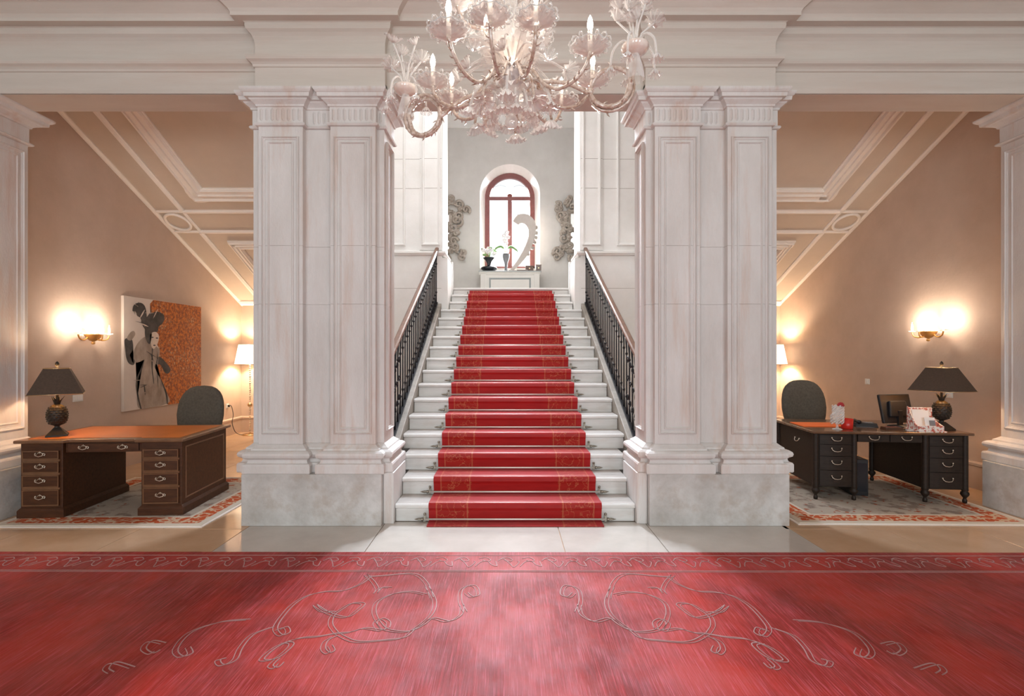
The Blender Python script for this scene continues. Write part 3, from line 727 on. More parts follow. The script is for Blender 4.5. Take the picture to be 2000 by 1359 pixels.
# ================================================================== DESKS
def ornate_pull(parent, x, y, z, me=[None]):
    if me[0] is None:
        b = MB()
        for s in (-1, 1):
            b.tube([(s*.035, -.004, .012), (s*.048, -.005, .0), (s*.045, -.005, -.014), (s*.03, -.005, -.010), (s*.022, -.005, .006), (s*.012, -.005, .016), (0, -.005, .010)], .0035, 5)
            b.ball((s*.036, -.01, .006), .007, seg=6, rings=4)
        b.tube([(-.036, -.012, .006), (-.030, -.016, -.014), (0, -.018, -.022), (.030, -.016, -.014), (.036, -.012, .006)], .004, 5)
        b.tube([(-.012, -.006, .012), (0, -.006, .024), (.012, -.006, .012)], .004, 5)
        me[0] = b.build('pull', m_silver).data; bpy.data.objects.remove(bpy.data.objects['pull'])
    return link('pull', me[0], parent, loc=(x, y, z))
def swan_pull(parent, x, y, z, rot=None, me=[None]):
    if me[0] is None:
        b = MB()
        b.tube([(-.05, -.004, .014), (-.046, -.014, .0), (-.03, -.02, -.014), (0, -.022, -.018), (.03, -.02, -.014), (.046, -.014, .0), (.05, -.004, .014)], .0042, 6)
        for s in (-1, 1): b.ball((s*.05, -.006, .016), .009, seg=6, rings=4)
        me[0] = b.build('swan_pull', m_silver).data; bpy.data.objects.remove(bpy.data.objects['swan_pull'])
    return link('pull', me[0], parent, loc=(x, y, z), rot=rot)

def left_desk():
    # origin: floor, middle of front; +y to the back
    o = thing('partners_desk', (-4.0, 4.82, .013), 'mahogany pedestal desk with tan leather top and brass drawer pulls', 'desk', R(4.2))
    W2, D = .75, .93; pw = .40; H = .715
    for s in (-1, 1):
        x0, x1 = sorted((s*W2, s*(W2-pw)))
        body = MB().box(x0+.01, x1-.01, .02, D-.02, .09, H).build('pedestal', m_walnut, o, .006)
        MB().prism([(x0-.012, .0), (x1+.012, .0), (x1+.012, D), (x0-.012, D)], 'z', 0, .07).taper(x0-.012, x1+.012, 0, D, .07, .095, .02, .02).build('skirt', m_walnut, body, .003)
        zz = .115
        for h in (.175, .14, .13, .105):
            d = MB().box(x0+.035, x1-.035, .004, .022, zz, zz+h-.022).build('drawer', m_walnut, body, .003)
            fixn(MB().frame((x0+.035, .004, zz), (1, 0, 0), (0, 0, 1), (0, -1, 0), x1-x0-.07, h-.022, [(0, 0), (0, .004), (.008, .004), (.01, 0)]).build('drawer_bead', m_walnut_edge, d))
            ornate_pull(body, (x0+x1)/2, .002, zz+h/2)
            zz += h
            if h > .11: MB().box(x0+.03, x1-.03, .008, .022, zz-.022, zz-.002).build('drawer_rail', m_walnut_edge, body, .002)
        # side panel mould
        sx = s*W2
        fixn(MB().frame((sx-s*.01, .08, .14), (0, 1, 0), (0, 0, 1), (s, 0, 0), D-.16, .52, [(0, 0), (.004, .006), (.012, .006), (.016, 0)]).build('side_panel_moulding', m_walnut_edge, body))
    fr = MB().box(-W2+pw-.005, W2-pw+.005, .05, D-.05, .615, H).build('apron', m_walnut, o, .003)
    dr = MB().box(-.325, .325, .036, .052, .628, .70).build('drawer', m_walnut, o, .003)
    for x in (-.18, .18): ornate_pull(dr, x, .034, .668)
    MB().box(-.34, .34, D-.10, D-.075, .18, .62).build('modesty_panel', m_walnut, o) if False else None
    e = .025
    poly = [(-W2-e, -e), (-W2+pw+e, -e), (-W2+pw+e+.03, .02), (W2-pw-e-.03, .02), (W2-pw-e, -e), (W2+e, -e), (W2+e, D+e), (-W2-e, D+e)]
    MB().prism(poly, 'z', H, H+.032).build('desk_top', m_walnut_edge, o, .01)
    poly2 = [(-W2+.05, .055), (-W2+pw, .055), (-W2+pw+.03, .09), (W2-pw-.03, .09), (W2-pw, .055), (W2-.05, .055), (W2-.05, D-.05), (-W2+.05, D-.05)]
    MB().prism(poly2, 'z', H+.0325, H+.0345).build('leather_inset', m_leather, o)
    return o
left_desk()
def right_desk():
    o = thing('writing_desk', (4.00, 5.30, .013), 'dark ebonised desk on turned feet with curved brass pulls', 'desk', R(-5.5))
    W2, D, H = .77, .95, .715; pw = .44
    for s in (-1, 1):
        x0, x1 = sorted((s*W2, s*(W2-pw)))
        body = MB().box(x0+.02, x1-.02, .02, D-.02, .14, H).build('pedestal', m_ebony, o, .004)
        for cx in (x0+.025, x1-.025):
            for cy in (.03, D-.03):
                MB().lathe([(.03, .14), (.03, H)], 12, Matrix.Translation((cx, cy, 0))).build('corner_post', m_ebony, o)
                prof = [(.012, 0), (.02, .005), (.022, .03), (.016, .04), (.014, .055), (.03, .075), (.04, .095), (.036, .115), (.024, .125), (.032, .135), (.032, .15)]
                MB().lathe(prof, 14, Matrix.Translation((cx, cy, 0))).build('foot', m_ebony, o)
        zz = .155
        for h in (.17, .15, .125, .105):
            mb = MB(); n = 8; v = []
            for i in range(n+1):
                t = i/n; x = x0+.06+(x1-x0-.12)*t; yy = .012-.018*math.sin(PI*t)
                v += [(x, yy, zz), (x, yy, zz+h-.006), (x, .03, zz), (x, .03, zz+h-.006)]
            mb.add(v, [(4*i, 4*i+4, 4*i+5, 4*i+1) for i in range(n)]+[(4*i+1, 4*i+5, 4*i+7, 4*i+3) for i in range(n)]+[(4*i, 4*i+2, 4*i+6, 4*i+4) for i in range(n)])
            d = fixn(mb.build('drawer', m_ebony, body)); swan_pull(d, (x0+x1)/2, -.006, zz+h*.55); zz += h
    swan_pull(o, -W2+.02, .42, .58, (0, 0, -PI/2))
    MB().box(-W2+pw-.02, W2-pw+.02, .03, D-.03, .625, H).build('apron', m_ebony, o, .003)
    for a, b in ((-.32, -.005), (.005, .32)):
        d = MB().box(a, b, .016, .032, .632, .708).build('drawer', m_ebony, o, .002)
        swan_pull(d, (a+b)/2, .014, .672)
    e = .03
    MB().box(-W2-e, W2+e, -e, D+e, H, H+.028).build('desk_top', m_ebtop, o, .009)
    return o
right_desk()
DZ_L = .013+.715+.0345; DZ_R = .013+.715+.028

# ================================================================== DESK LAMPS
def desk_lamp(loc, rz, label, warm=14):
    o = thing('pineapple_lamp', loc, label, 'lamp', rz, 'pineapple desk lamps')
    b = MB().box(-.085, .085, -.085, .085, 0, .014).taper(-.082, .082, -.082, .082, .014, .085, .058, .058)
    b.lathe([(.024, .08), (.02, .095), (.03, .105)], 14); b.build('base', m_bronze, o, .002)
    prof = [(.02, .10), (.055, .115), (.075, .145), (.084, .19), (.082, .235), (.070, .275), (.050, .300), (.03, .315), (.02, .318)]
    MB().lathe(prof, 24).build('pineapple_body', m_bronze, o)
    # diamond scales
    sc = MB(); 
    for j in range(8):
        z = .13+j*.0215
        r = [p for p in prof]; 
        rad = None
        for (r0, z0), (r1, z1) in zip(prof[:-1], prof[1:]):
            if z0 <= z <= z1: rad = r0+(r1-r0)*(z-z0)/(z1-z0)
        for k in range(14):
            a = 2*PI*(k+.5*(j % 2))/14; Mx = Matrix.Rotation(a, 4, 'Z') @ Matrix.Translation((rad, 0, z))
            sc.add([(0, -.016, 0), (0, 0, .013), (0, .016, 0), (0, 0, -.013), (.007, 0, 0)], [(0, 1, 4), (1, 2, 4), (2, 3, 4), (3, 0, 4)], False, Mx)
    tag(sc.build('scales', m_bronze, o), kind='stuff')
    for k in range(10):
        a = 2*PI*k/10; Mx = Matrix.Rotation(a, 4, 'Z'); t = .075 if k % 2 else .055
        MB().add([(.018, -.014, .315), (.018, .014, .315), (.030, .012, .35), (.030, -.012, .35), (t, 0, .40), (.024, 0, .33), (.038, 0, .36)], [(0, 1, 2, 3), (3, 2, 4), (0, 5, 1), (3, 4, 6), (6, 4, 2), (5, 6, 2, 1), (0, 3, 6, 5)], False, Mx).build('crown_leaf', m_bronze, o)
    MB().lathe([(.012, .31), (.012, .42), (.016, .43), (.008, .44), (.006, .69), (.012, .695), (.017, .71), (.017, .725), (.010, .74), (.001, .748)], 10).build('stem_finial', m_bronze, o)
    # pyramid shade, open above and below
    zb, zt, wb, wt = .425, .675, .208, .098
    def ring(w, z): return [(-w, -w, z), (w, -w, z), (w, w, z), (-w, w, z)]
    sh = MB().add(ring(wb, zb)+ring(wt, zt), [(i, (i+1) % 4, 4+(i+1) % 4, 4+i) for i in range(4)])
    sh.build('lamp_shade', m_shade_dk, o)
    MB().add(ring(wb-.004, zb)+ring(wt-.004, zt), [(i, 4+i, 4+(i+1) % 4, (i+1) % 4) for i in range(4)]).build('shade_lining', m_shade_in, o)
    MB().tube(ring(wt, zt), .005, 5, closed=True).tube(ring(wb, zb), .004, 5, closed=True).build('shade_trim', m_brass, o)
    MB().box(-wt, wt, -.002, .002, zt-.01, zt-.006).box(-.002, .002, -wt, wt, zt-.01, zt-.006).build('spider', m_brass, o)
    MB().ball((0, .035, .52), .024, .024, .036).tube([(0, .02, .44), (0, .035, .49)], .012, 6).build('bulb', m_bulb, o)
    l = bpy.data.lights.new('desk_lamp_light', 'POINT'); l.energy = warm; l.color = (1, .72, .46); l.shadow_soft_size = .03
    lo = bpy.data.objects.new('desk_lamp_light', l); COL.objects.link(lo); lo.parent = o; lo.location = (0, 0, .585)
desk_lamp((-4.60, 5.02, DZ_L), R(38), 'pineapple lamp with dark pyramid shade on the leather-topped desk')
desk_lamp((4.685, 5.47, DZ_R), R(14), 'pineapple lamp with dark pyramid shade on the dark turned-leg desk')

# ================================================================== SCONCES
def sconce(sg, y, z):
    side = 'left' if sg < 0 else 'right'
    where = 'beside the painting' if sg < 0 else 'above the dark desk'
    o = thing('wall_sconce', (sg*XW, y, z), 'lit glass wall sconce with amber bowl %s' % where, 'sconce', -sg*PI/2 if sg < 0 else PI/2, 'glass wall sconces')
    # local: -y points away from wall (into the room)
    o.rotation_euler = (0, 0, R(90) if sg < 0 else R(-90))
    MB().lathe([(.001, -.10), (.018, -.095), (.022, -.075), (.012, -.065), (.04, -.05), (.075, -.015), (.095, .02), (.10, .026), (.09, .026), (.06, .0), (.001, -.03)], 20, Matrix.Translation((0, -.14, 0))).build('bowl', m_amber, o)
    MB().lathe([(.05, 0), (.045, .02), (.001, .03)], 16, Matrix.Rotation(R(90), 4, 'X')).build('wall_rose', m_glass2, o)
    for x, yy in ((-.21, -.15), (.21, -.15), (0, -.25)):
        a = MB().tube(spline([(x*.25, -.11+(yy+.11)*.3, .0), (x*.6, -.11+(yy+.11)*.7, -.045), (x, yy, -.03), (x*1.12, yy*1.02, .02)], 5), .009, 6).build('arm', m_amber, o)
        c = Matrix.Translation((x*1.12, yy*1.02, .02))
        MB().lathe([(.006, 0), (.03, .006), (.048, .022), (.046, .024), (.02, .012), (.006, .01)], 16, c, lobes=8, amp=.06).build('drip_cup', m_glass2, a)
        MB().lathe([(.011, .01), (.014, .05), (.012, .09), (.003, .12), (.0005, .135)], 10, c).build('lamp', m_sglass, a)
        l = bpy.data.lights.new('sconce_light', 'POINT'); l.energy = 6; l.color = (1, .86, .70); l.shadow_soft_size = .03
        lo = bpy.data.objects.new('sconce_light', l); COL.objects.link(lo); lo.parent = o; lo.location = (x*1.12, yy*1.02-.01, .16)
    # glass flowers and leaves
    st_ = MB().tube([(0, -.11, .02), (0, -.11, .10), (.01, -.11, .17), (-.01, -.11, .22)], .006, 6)
    for z_, a_ in ((.12, 1), (.16, -1), (.20, 1)): st_.ball((a_*.022, -.11, z_), .018, .008, .012, 6, 4)
    st_.ball((0, -.11, .235), .014); st_.build('glass_spray', m_glass2, o)
    for s in (-1, 1):
        MB().tube(spline([(s*.05, -.11, .02), (s*.09, -.12, .09), (s*.15, -.12, .10), (s*.17, -.12, .07)], 5), [.008]*12+[.006]*4, 5).ball((s*.17, -.12, .065), .02, .012, .016, 8, 5).build('glass_flower', m_glass2, o)
sconce(-1, 6.29, 1.80); sconce(1, 6.36, 1.84)

# ================================================================== FLOOR LAMPS
def floor_lamp(x, y, label):
    o = thing('floor_lamp', (x, y, 0), label, 'lamp', 0, 'corner floor lamps')
    MB().lathe([(.001, 0), (.14, 0), (.14, .012), (.12, .022), (.05, .028), (.02, .045), (.001, .05)], 24).build('base', m_brass, o)
    mb = MB().lathe([(.008, .04), (.008, 1.42)], 8)
    for i in range(30): mb.ball((0, 0, .10+i*.043), .016 if i % 3 else .022, None, .02, 8, 5)
    mb.build('pole', m_silver, o)
    MB().lathe([(.03, .55), (.045, .57), (.045, .60), (.02, .62)], 12).build('collar', m_brass, o)
    MB().lathe([(.27, 1.37), (.20, 1.755)], 32).build('lamp_shade', m_shade_w, o)
    MB().lathe([(.273, 1.368), (.273, 1.376)], 32).lathe([(.203, 1.75), (.203, 1.757)], 32).build('shade_trim', m_brass, o)
    for zz, pw in ((1.60, 68),):
        l = bpy.data.lights.new('floor_lamp_light', 'POINT'); l.energy = pw; l.color = (1, .80, .58); l.shadow_soft_size = .05
        lo = bpy.data.objects.new('floor_lamp_light', l); COL.objects.link(lo); lo.parent = o; lo.location = (0, 0, zz)
floor_lamp(-5.06, 9.68, 'cream shaded floor lamp in the corner behind the leather-topped desk')
floor_lamp(5.06, 9.68, 'cream shaded floor lamp in the corner behind the dark desk')

# ================================================================== PAINTING
def painting():
    Y1, Y2, Z1, Z2 = 6.92, 8.67, .775, 2.39
    w, h = Y2-Y1, Z2-Z1
    o = thing('painting', (-XW+.002, Y1, Z1), 'large painting of a woman with dark feathers on an orange ground', 'painting')
    MB().box(0, .04, 0, w, 0, h).build('canvas', m_canvas, o, .003)
    def uv(x, y):
        u = (x-985)/683; tp = 100+55*u; bt = 1108-88*u; v = 1-(y-tp)/(bt-tp)
        ww = u*6.92/((1-u)*8.67+u*6.92); return (ww*w, v*h)
    def patch(name, pts, mat, d, smooth=True, per=5):
        q = [uv(*p) for p in pts]
        q = [(max(.004, min(w-.004, a)), max(.004, min(h-.004, b))) for a, b in q]
        if smooth: q = [(p.x, p.y) for p in spline([(a, b, 0) for a, b in q], per, True)]
        q = [(max(.004, min(w-.004, a)), max(.004, min(h-.004, b))) for a, b in q]
        import bmesh
        bm = bmesh.new(); vs_ = [bm.verts.new((.04+d, a, b)) for a, b in q]; bm.faces.new(vs_); bmesh.ops.triangulate(bm, faces=bm.faces)
        me = bpy.data.meshes.new(name); bm.to_mesh(me); bm.free(); me.materials.append(mat); ob = link(name, me, o); fixn(ob); return ob
    patch('orange_field', [(1245, 118), (1668, 155), (1668, 1022), (1375, 1060), (1330, 900), (1280, 760), (1300, 560), (1230, 420), (1220, 300), (1225, 210), (1215, 160)], m_por, .0010, False)
    patch('dress', [(1180, 450), (1240, 520), (1300, 560), (1290, 640), (1260, 720), (1310, 830), (1370, 960), (1375, 1040), (1130, 1085), (1105, 960), (1095, 850), (1130, 740), (1160, 660), (1100, 680), (1060, 640), (1100, 520)], m_pdress, .0018)
    patch('dark_arm', [(1280, 640), (1310, 630), (1390, 720), (1388, 765), (1350, 770), (1310, 700), (1270, 690)], m_pdark, .0026)
    patch('dark_sleeve', [(1010, 470), (1055, 480), (1065, 560), (1035, 620), (1080, 660), (1070, 700), (1030, 690), (1005, 640), (995, 560), (990, 490)], m_pdark, .0026)
    patch('hand', [(1010, 470), (1040, 420), (1070, 405), (1085, 430), (1070, 460), (1040, 490)], m_pdress, .0030)
    patch('feather', [(1060, 230), (1075, 175), (1130, 155), (1170, 185), (1185, 260), (1180, 350), (1150, 350), (1130, 290), (1100, 270), (1090, 235)], m_pdark, .0026)
    patch('feather', [(1180, 290), (1230, 240), (1290, 225), (1340, 260), (1330, 320), (1290, 360), (1280, 400), (1210, 440), (1170, 400)], m_pdark, .0034)
    patch('hair', [(1175, 380), (1220, 400), (1230, 440), (1215, 510), (1190, 500), (1170, 440)], m_pdark, .0042)
    patch('face', [(1215, 430), (1260, 405), (1290, 430), (1290, 480), (1265, 540), (1240, 555), (1220, 510)], m_pface, .0042)
    for a, b in ((1235, 455), (1275, 460), (1252, 525)): patch('facial_feature', [(a-12, b), (a, b-6), (a+12, b), (a, b+6)], m_pdark, .0048)
    for pts in ([(1165, 650), (1150, 720), (1105, 840), (1110, 960), (1140, 1080), (1128, 1080), (1098, 960), (1092, 840), (1140, 715)], [(1240, 560), (1235, 700), (1250, 850), (1244, 850), (1228, 700), (1232, 560)], [(1300, 800), (1365, 950), (1372, 1040), (1362, 1040), (1350, 950)]):
        patch('ink_stroke', pts, m_pdark, .0030)
    rp = random.Random(4)
    for k in range(26):
        cx, cy, sp = ((1120, 215, 60), (1265, 290, 70), (1175, 330, 45), (1230, 640, 60), (1200, 900, 90))[k % 5]
        x, y = cx+rp.uniform(-sp, sp), cy+rp.uniform(-sp, sp)*.8; a = rp.uniform(-.5, 2.2); L_ = rp.uniform(22, 55); w_ = rp.uniform(2, 6)
        dx, dy = math.cos(a)*L_, math.sin(a)*L_; nx, ny = -math.sin(a)*w_, math.cos(a)*w_
        patch('brush_stroke', [(x-dx, y-dy), (x+nx, y+ny), (x+dx, y+dy), (x-nx, y-ny)], (m_pdark if k % 3 else m_pface) if k % 5 < 3 else (m_pdress if k % 2 else m_pdark), .0050+.0002*k)
painting()

# ================================================================== CHAIRS
def office_chair(loc, rz, label, dz=0):
    o = thing('office_chair', loc, label, 'chair', rz, 'upholstered office chairs')
    # faces -y; rounded back
    N = 28; v = []; f = []
    def outline(t):
        a = 2*PI*t/N; c, s = math.cos(a), math.sin(a)
        x = .325*(abs(c)**.72)*(1 if c >= 0 else -1); z = .39*(abs(s)**.8)*(1 if s >= 0 else -1)
        return x*(1.0 if z > 0 else 1-.12*(-z/.39)), z
    rings = [(0.0, -.055), (.55, -.055), (.88, -.05), (.98, -.03), (1, 0), (.97, .035), (.85, .055), (0.5, .06), (0, .06)]
    for sc_, yy in rings:
        for t in range(N):
            x, z = outline(t); x *= max(sc_, .001); z *= max(sc_, .001)
            v.append((x, yy-.25*x*x*1.2, z+.82+0*yy))
    for i in range(len(rings)-1):
        for t in range(N): f.append((i*N+t, i*N+(t+1) % N, (i+1)*N+(t+1) % N, (i+1)*N+t))
    Mx = Matrix.Translation((0, .27, dz)) @ Matrix.Rotation(R(-7), 4, 'X')
    fixn(MB().add(v, f, True, Mx).build('backrest', m_fabric, o))
    s_ = MB().box(-.27, .27, -.28, .25, .42, .52).build('seat', m_fabric, o, .045)
    for s in (-1, 1):
        MB().tube(spline([(s*.24, .05, .45), (s*.33, .05, .50), (s*.335, .03, .62), (s*.33, -.12, .67), (s*.33, -.2, .66)], 5), .02, 8).build('armrest', m_ebony, o)
    MB().lathe([(.03, .10), (.03, .42), (.08, .425)], 14).build('column', m_black, o)
    for k in range(5):
        a = 2*PI*k/5+.3; d = Vector((math.cos(a), math.sin(a), 0))
        leg = MB().tube([(0, 0, .11), d*.15+Vector((0, 0, .10)), d*.29+Vector((0, 0, .075))], [.03, .025, .018], 8).build('leg', m_black, o)
        MB().ball(d*.29+Vector((0, 0, .03)), .03, .03, .03, 10, 6).build('caster', m_black, leg)
office_chair((-4.16, 6.23, .013), R(-8), 'rounded grey-green upholstered chair behind the leather-topped desk', -.055)
office_chair((4.10, 6.60, .013), R(8), 'rounded grey-green upholstered chair behind the dark turned-leg desk')

# ================================================================== THINGS ON THE DARK DESK
def desk_pt(x, y):  # local desk coordinates to world
    a = R(-5.5); return (4.00+x*math.cos(a)-y*math.sin(a), 5.30+x*math.sin(a)+y*math.cos(a), DZ_R)
def mon():
    p = desk_pt(.36, .50)
    o = thing('computer_monitor', p, 'black computer monitor seen from behind on the dark desk', 'monitor', R(192))
    Mx = Matrix.Translation((0, 0, .19)) @ Matrix.Rotation(R(12), 4, 'X')
    MB().box(-.215, .215, -.012, .02, -.16, .17, Mx).build('screen_housing', m_black, o, .01)
    MB().box(-.185, .185, -.014, -.0115, -.135, .135, Mx).build('screen', M('dark_screen', (.01, .012, .015), .1), o)
    MB().taper(-.14, .14, .018, .05, -.09, .09, .03, .0, Mx).build('back_bulge', m_black, o, .01)
    MB().box(-.03, .03, .04, .07, 0, .18).build('stand_neck', m_black, o, .006)
    MB().lathe([(.001, 0), (.11, 0), (.105, .012), (.001, .018)], 24, Matrix.Translation((0, .04, 0))).build('stand_foot', m_black, o)
mon()
def mug():
    o = thing('mug', desk_pt(-.33, .20), 'glossy red mug on the dark desk', 'mug', R(20))
    MB().lathe([(.001, 0), (.052, 0), (.056, .006), (.060, .11), (.055, .11), (.052, .012), (.001, .010)], 24).build('body', m_redpl, o)
    MB().tube(spline([(.057, 0, .09), (.085, 0, .084), (.092, 0, .058), (.08, 0, .034), (.055, 0, .028)], 4), .006, 6).build('handle', m_redpl, o)
mug()
x, y, z = desk_pt(-.50, .47)
bl = MB().box(-.24, .24, -.17, .17, 0, .008).build('desk_blotter', m_orange, None, .003, (x, y, z), (0, 0, R(-5.5))); tag(bl, 'flat orange leather blotter on the dark desk', 'blotter')
MB().box(-.225, .225, -.155, .155, .008, .0095).build('blotter_sheet', m_orange, bl)
def glass_piece():
    o = thing('glass_ornament', desk_pt(-.47, .13), 'twisted clear glass ornament with a red rose beside the red mug', 'ornament', R(10))
    MB().lathe([(.001, 0), (.05, 0), (.048, .006), (.015, .014), (.008, .05), (.012, .062)], 20).build('foot', m_glass2, o)
    b = MB()
    for k in range(7):
        a0 = k*.9; pts = []
        for t in range(14):
            a = a0+t*.45; r = .06+.035*math.sin(t*.5+k)
            pts.append((r*math.cos(a), .6*r*math.sin(a), .06+t*.0155))
        b.tube(pts, [.011-.004*abs(t-7)/7 for t in range(14)], 6)
    b.build('swirl', m_glass2, o)
    fl_ = MB()
    for j, (r, zz) in enumerate(((.032, .0), (.024, .012), (.014, .02))):
        for k in range(6):
            a = 2*PI*k/6+j*.5; fl_.ball((.045+r*.6*math.cos(a), r*.6*math.sin(a), .262+zz), .018, .018, .014, 8, 5)
    fl_.build('red_rose', m_red_flower, o)
glass_piece()
def brochure():
    o = thing('brochure_stand', desk_pt(.42, .10), 'red toile patterned brochure stand full of leaflets on the dark desk', 'stand', R(-8))
    MB().box(-.135, .135, -.10, .12, 0, .012).build('tray', m_toile, o, .002)
    MB().prism([(-.07, .012), (-.07, .06), (-.02, .075), (.10, .25), (.115, .25), (.115, .012)], 'x', -.125, -.118).build('side_panel', m_toile, o)
    MB().prism([(-.07, .012), (-.07, .06), (-.02, .075), (.10, .12), (.115, .12), (.115, .012)], 'x', .118, .125).build('side_panel', m_toile, o)
    MB().box(-.12, .12, .105, .115, .012, .24).build('back_panel', m_toile, o); MB().box(-.12, .12, -.075, -.068, .012, .065).build('front_panel', m_toile, o)
    for i, (a, b, yy, h, mt) in enumerate(((-.11, .03, .05, .25, m_paper), (-.10, .06, .02, .22, m_paper), (.03, .11, .0, .13, m_toile), (-.02, .08, -.03, .15, m_paper), (.02, .07, -.045, .12, m_vasegry))):
        MB().box(a, b, 0, .006, .015, h, Matrix.Translation((0, yy, 0)) @ Matrix.Rotation(R(-14), 4, 'X')).build('leaflet', mt, o)
brochure()
def phone():
    o = thing('telephone', desk_pt(-.03, .40), 'dark desk telephone beside the black monitor', 'telephone', R(-20))
    MB().taper(-.11, .11, -.09, .09, 0, .045, .01, .02).build('body', m_black, o, .006)
    MB().tube([(-.075, -.09, .055), (-.08, -.05, .062), (-.08, .05, .062), (-.075, .09, .055)], [.022, .014, .014, .022], 8).build('handset', m_black, o)
    k = MB()
    for i in range(4):
        for j in range(3): k.box(-.01+j*.028, .01+j*.028, -.06+i*.028, -.042+i*.028, .043, .048)
    k.build('keys', m_vasegry, o)
phone()
x, y, z = desk_pt(.11, .17)
d_ = MB().taper(-.09, .09, -.05, .05, 0, .03, .006, .006).build('pen_tray', m_walnut, None, .003, (x, y, z), (0, 0, R(-3))); tag(d_, 'low dark red wooden tray in front of the telephone', 'tray')
MB().box(-.07, .07, -.03, .03, .030, .032).build('tray_inset', M('dark_red_leather', (.16, .02, .012), .3), d_)
for i, (a, b, w, h, rz, lab) in enumerate(((.29, .12, .11, .05, -15, 'small white card lying in front of the monitor'), (.42, .33, .10, .15, 10, 'white paper sheet under the black monitor foot'))):
    x, y, z = desk_pt(a, b)
    c = MB().box(-w/2, w/2, -h/2, h/2, 0, .002).build('paper_sheet' if i else 'business_card', m_paper, None, 0, (x, y, z), (0, 0, R(rz))); tag(c, lab, 'paper')
def tower():
    o = thing('computer_tower', (3.87, 5.72, .013), 'black computer tower under the dark desk', 'computer', R(-12))
    MB().box(-.085, .085, -.2, .2, 0, .40).build('case', m_black, o, .008)
    MB().box(-.07, .07, -.206, -.2, .05, .36).build('front_panel', m_vaseblk, o, .004)
tower()
pb = MB().box(-.11, .11, -.02, .02, 0, .035).build('power_strip', m_plastic, None, .005, (4.2, 6.1, .013), (0, 0, R(-30))); tag(pb, 'white power strip on the rug under the dark desk', 'power strip')
MB().box(-.025, -.005, -.012, .012, .035, .05).box(.03, .05, -.012, .012, .035, .06).build('plug', m_plastic, pb)

# ================================================================== SWITCHES, OUTLET
def plate(sg, y, z, w, h, label, name='light_switch', cells=3):
    o = thing(name, (sg*XW, y, z), label, 'switch' if name != 'wall_outlet' else 'outlet', R(90) if sg < 0 else R(-90))
    MB().box(-w/2, w/2, -.012, 0, -h/2, h/2).build('plate', m_plastic, o, .003)
    cw = (w-.03)/cells
    for i in range(cells): MB().box(-w/2+.015+i*cw+.002, -w/2+.015+(i+1)*cw-.002, -.017, -.010, -h*.3, h*.3).build('rocker', m_paper, o, .002)
    return o
plate(-1, 6.22, 1.03, .145, .085, 'white wall switch plate between lamp and painting')
plate(1, 7.62, 1.155, .09, .085, 'white wall switch plate beside the rounded chair on the bare wall', cells=2)
plate(1, 6.21, 1.08, .10, .09, 'white wall switch plate behind the pineapple lamp', cells=2)
ol = plate(-1, 9.55, .575, .09, .09, 'white wall outlet with plug near the floor lamp', 'wall_outlet', 1)
cd = MB().box(-.02, .02, -.05, -.012, -.02, .02, Matrix.Translation((-XW, 9.55, .575)) @ Matrix.Rotation(R(90), 4, 'Z')) if False else MB()
cd.tube(spline([(-XW+.03, 9.55, .575), (-XW+.07, 9.57, .57), (-XW+.09, 9.60, .40), (-XW+.08, 9.58, .25), (-XW+.11, 9.62, .08), (-XW+.16, 9.68, .012), (-5.16, 9.62, .008)], 6), .006, 6)
c = cd.build('lamp_cord', m_black); tag(c, 'thin cord hanging from the wall outlet to the floor lamp', 'cord')
MB().box(-XW+.018, -XW+.05, 9.535, 9.565, .555, .595).build('plug', m_black, c, .003)

# ================================================================== LANDING
def console():
    o = thing('console_table', (0, 12.68, ZL), 'cream painted panelled console below the arched window', 'console')
    H = .76
    MB().box(-.70, .70, -.22, .22, .06, H-.06).build('body', m_console, o, .004)
    MB().box(-.74, .74, -.25, .24, 0, .08).build('plinth', m_console, o, .006)
    MB().box(-.78, .78, -.28, .25, H-.025, H).build('console_top', m_contop, o, .005)
    MB().prism([(-.22, H-.10), (-.24, H-.09), (-.245, H-.06), (-.27, H-.04), (-.27, H-.025), (-.22, H-.025)], 'x', -.765, .765).build('cornice_moulding', m_console, o)
    for s in (-1, 1): MB().box(*sorted((s*.60, s*.735)), -.245, -.20, .08, H-.09).build('pilaster', m_console, o, .004)
    fixn(MB().frame((-.52, -.22, .14), (1, 0, 0), (0, 0, 1), (0, -1, 0), 1.04, .45, [(0, 0), (0, .012), (.02, .016), (.035, .006), (.04, 0)]).build('panel_moulding', m_contop, o))
    return ZL+H
ZC = console()
def urn():
    o = thing('urn_vase', (-.53, 12.62, ZC), 'black urn vase with white flowers on the cream console', 'vase')
    MB().lathe([(.001, 0), (.10, 0), (.13, .02), (.20, .07), (.205, .10), (.17, .125), (.09, .14), (.055, .16), (.05, .20), (.06, .24), (.10, .30), (.145, .345), (.15, .355), (.135, .35), (.08, .29), (.001, .26)], 28).build('vase_body', m_vaseblk, o)
    rnd = random.Random(3)
    for i in range(12):
        a = rnd.uniform(0, 2*PI); r = rnd.uniform(.03, .17); h = rnd.uniform(.42, .62)
        p = Vector((r*math.cos(a), r*math.sin(a)*.7, h))
        MB().tube([(0, 0, .32), p*.6+Vector((0, 0, .12)), p], .004, 5).build('stem', m_leaf, o)
        if i % 2 == 0:
            fl_ = MB()
            for k in range(6): b = 2*PI*k/6; fl_.ball(p+Vector((.035*math.cos(b), .035*math.sin(b)*.6, .03*math.sin(b*2))), .03, .02, .025, 6, 4)
            fl_.build('flower', m_petal, o)
        else:
            q = p+Vector((.05*math.cos(a), 0, -.02))
            MB().add([p, p+(q-p)*.5+Vector((0, 0, .03)), q, p+(q-p)*.5-Vector((0, 0, .03)), p+(q-p)*.5+Vector((0, -.015, 0))], [(0, 1, 4), (1, 2, 4), (2, 3, 4), (3, 0, 4)]).ball((p+q)/2, .05, .012, .028, 8, 4).build('leaf', m_leaf, o)
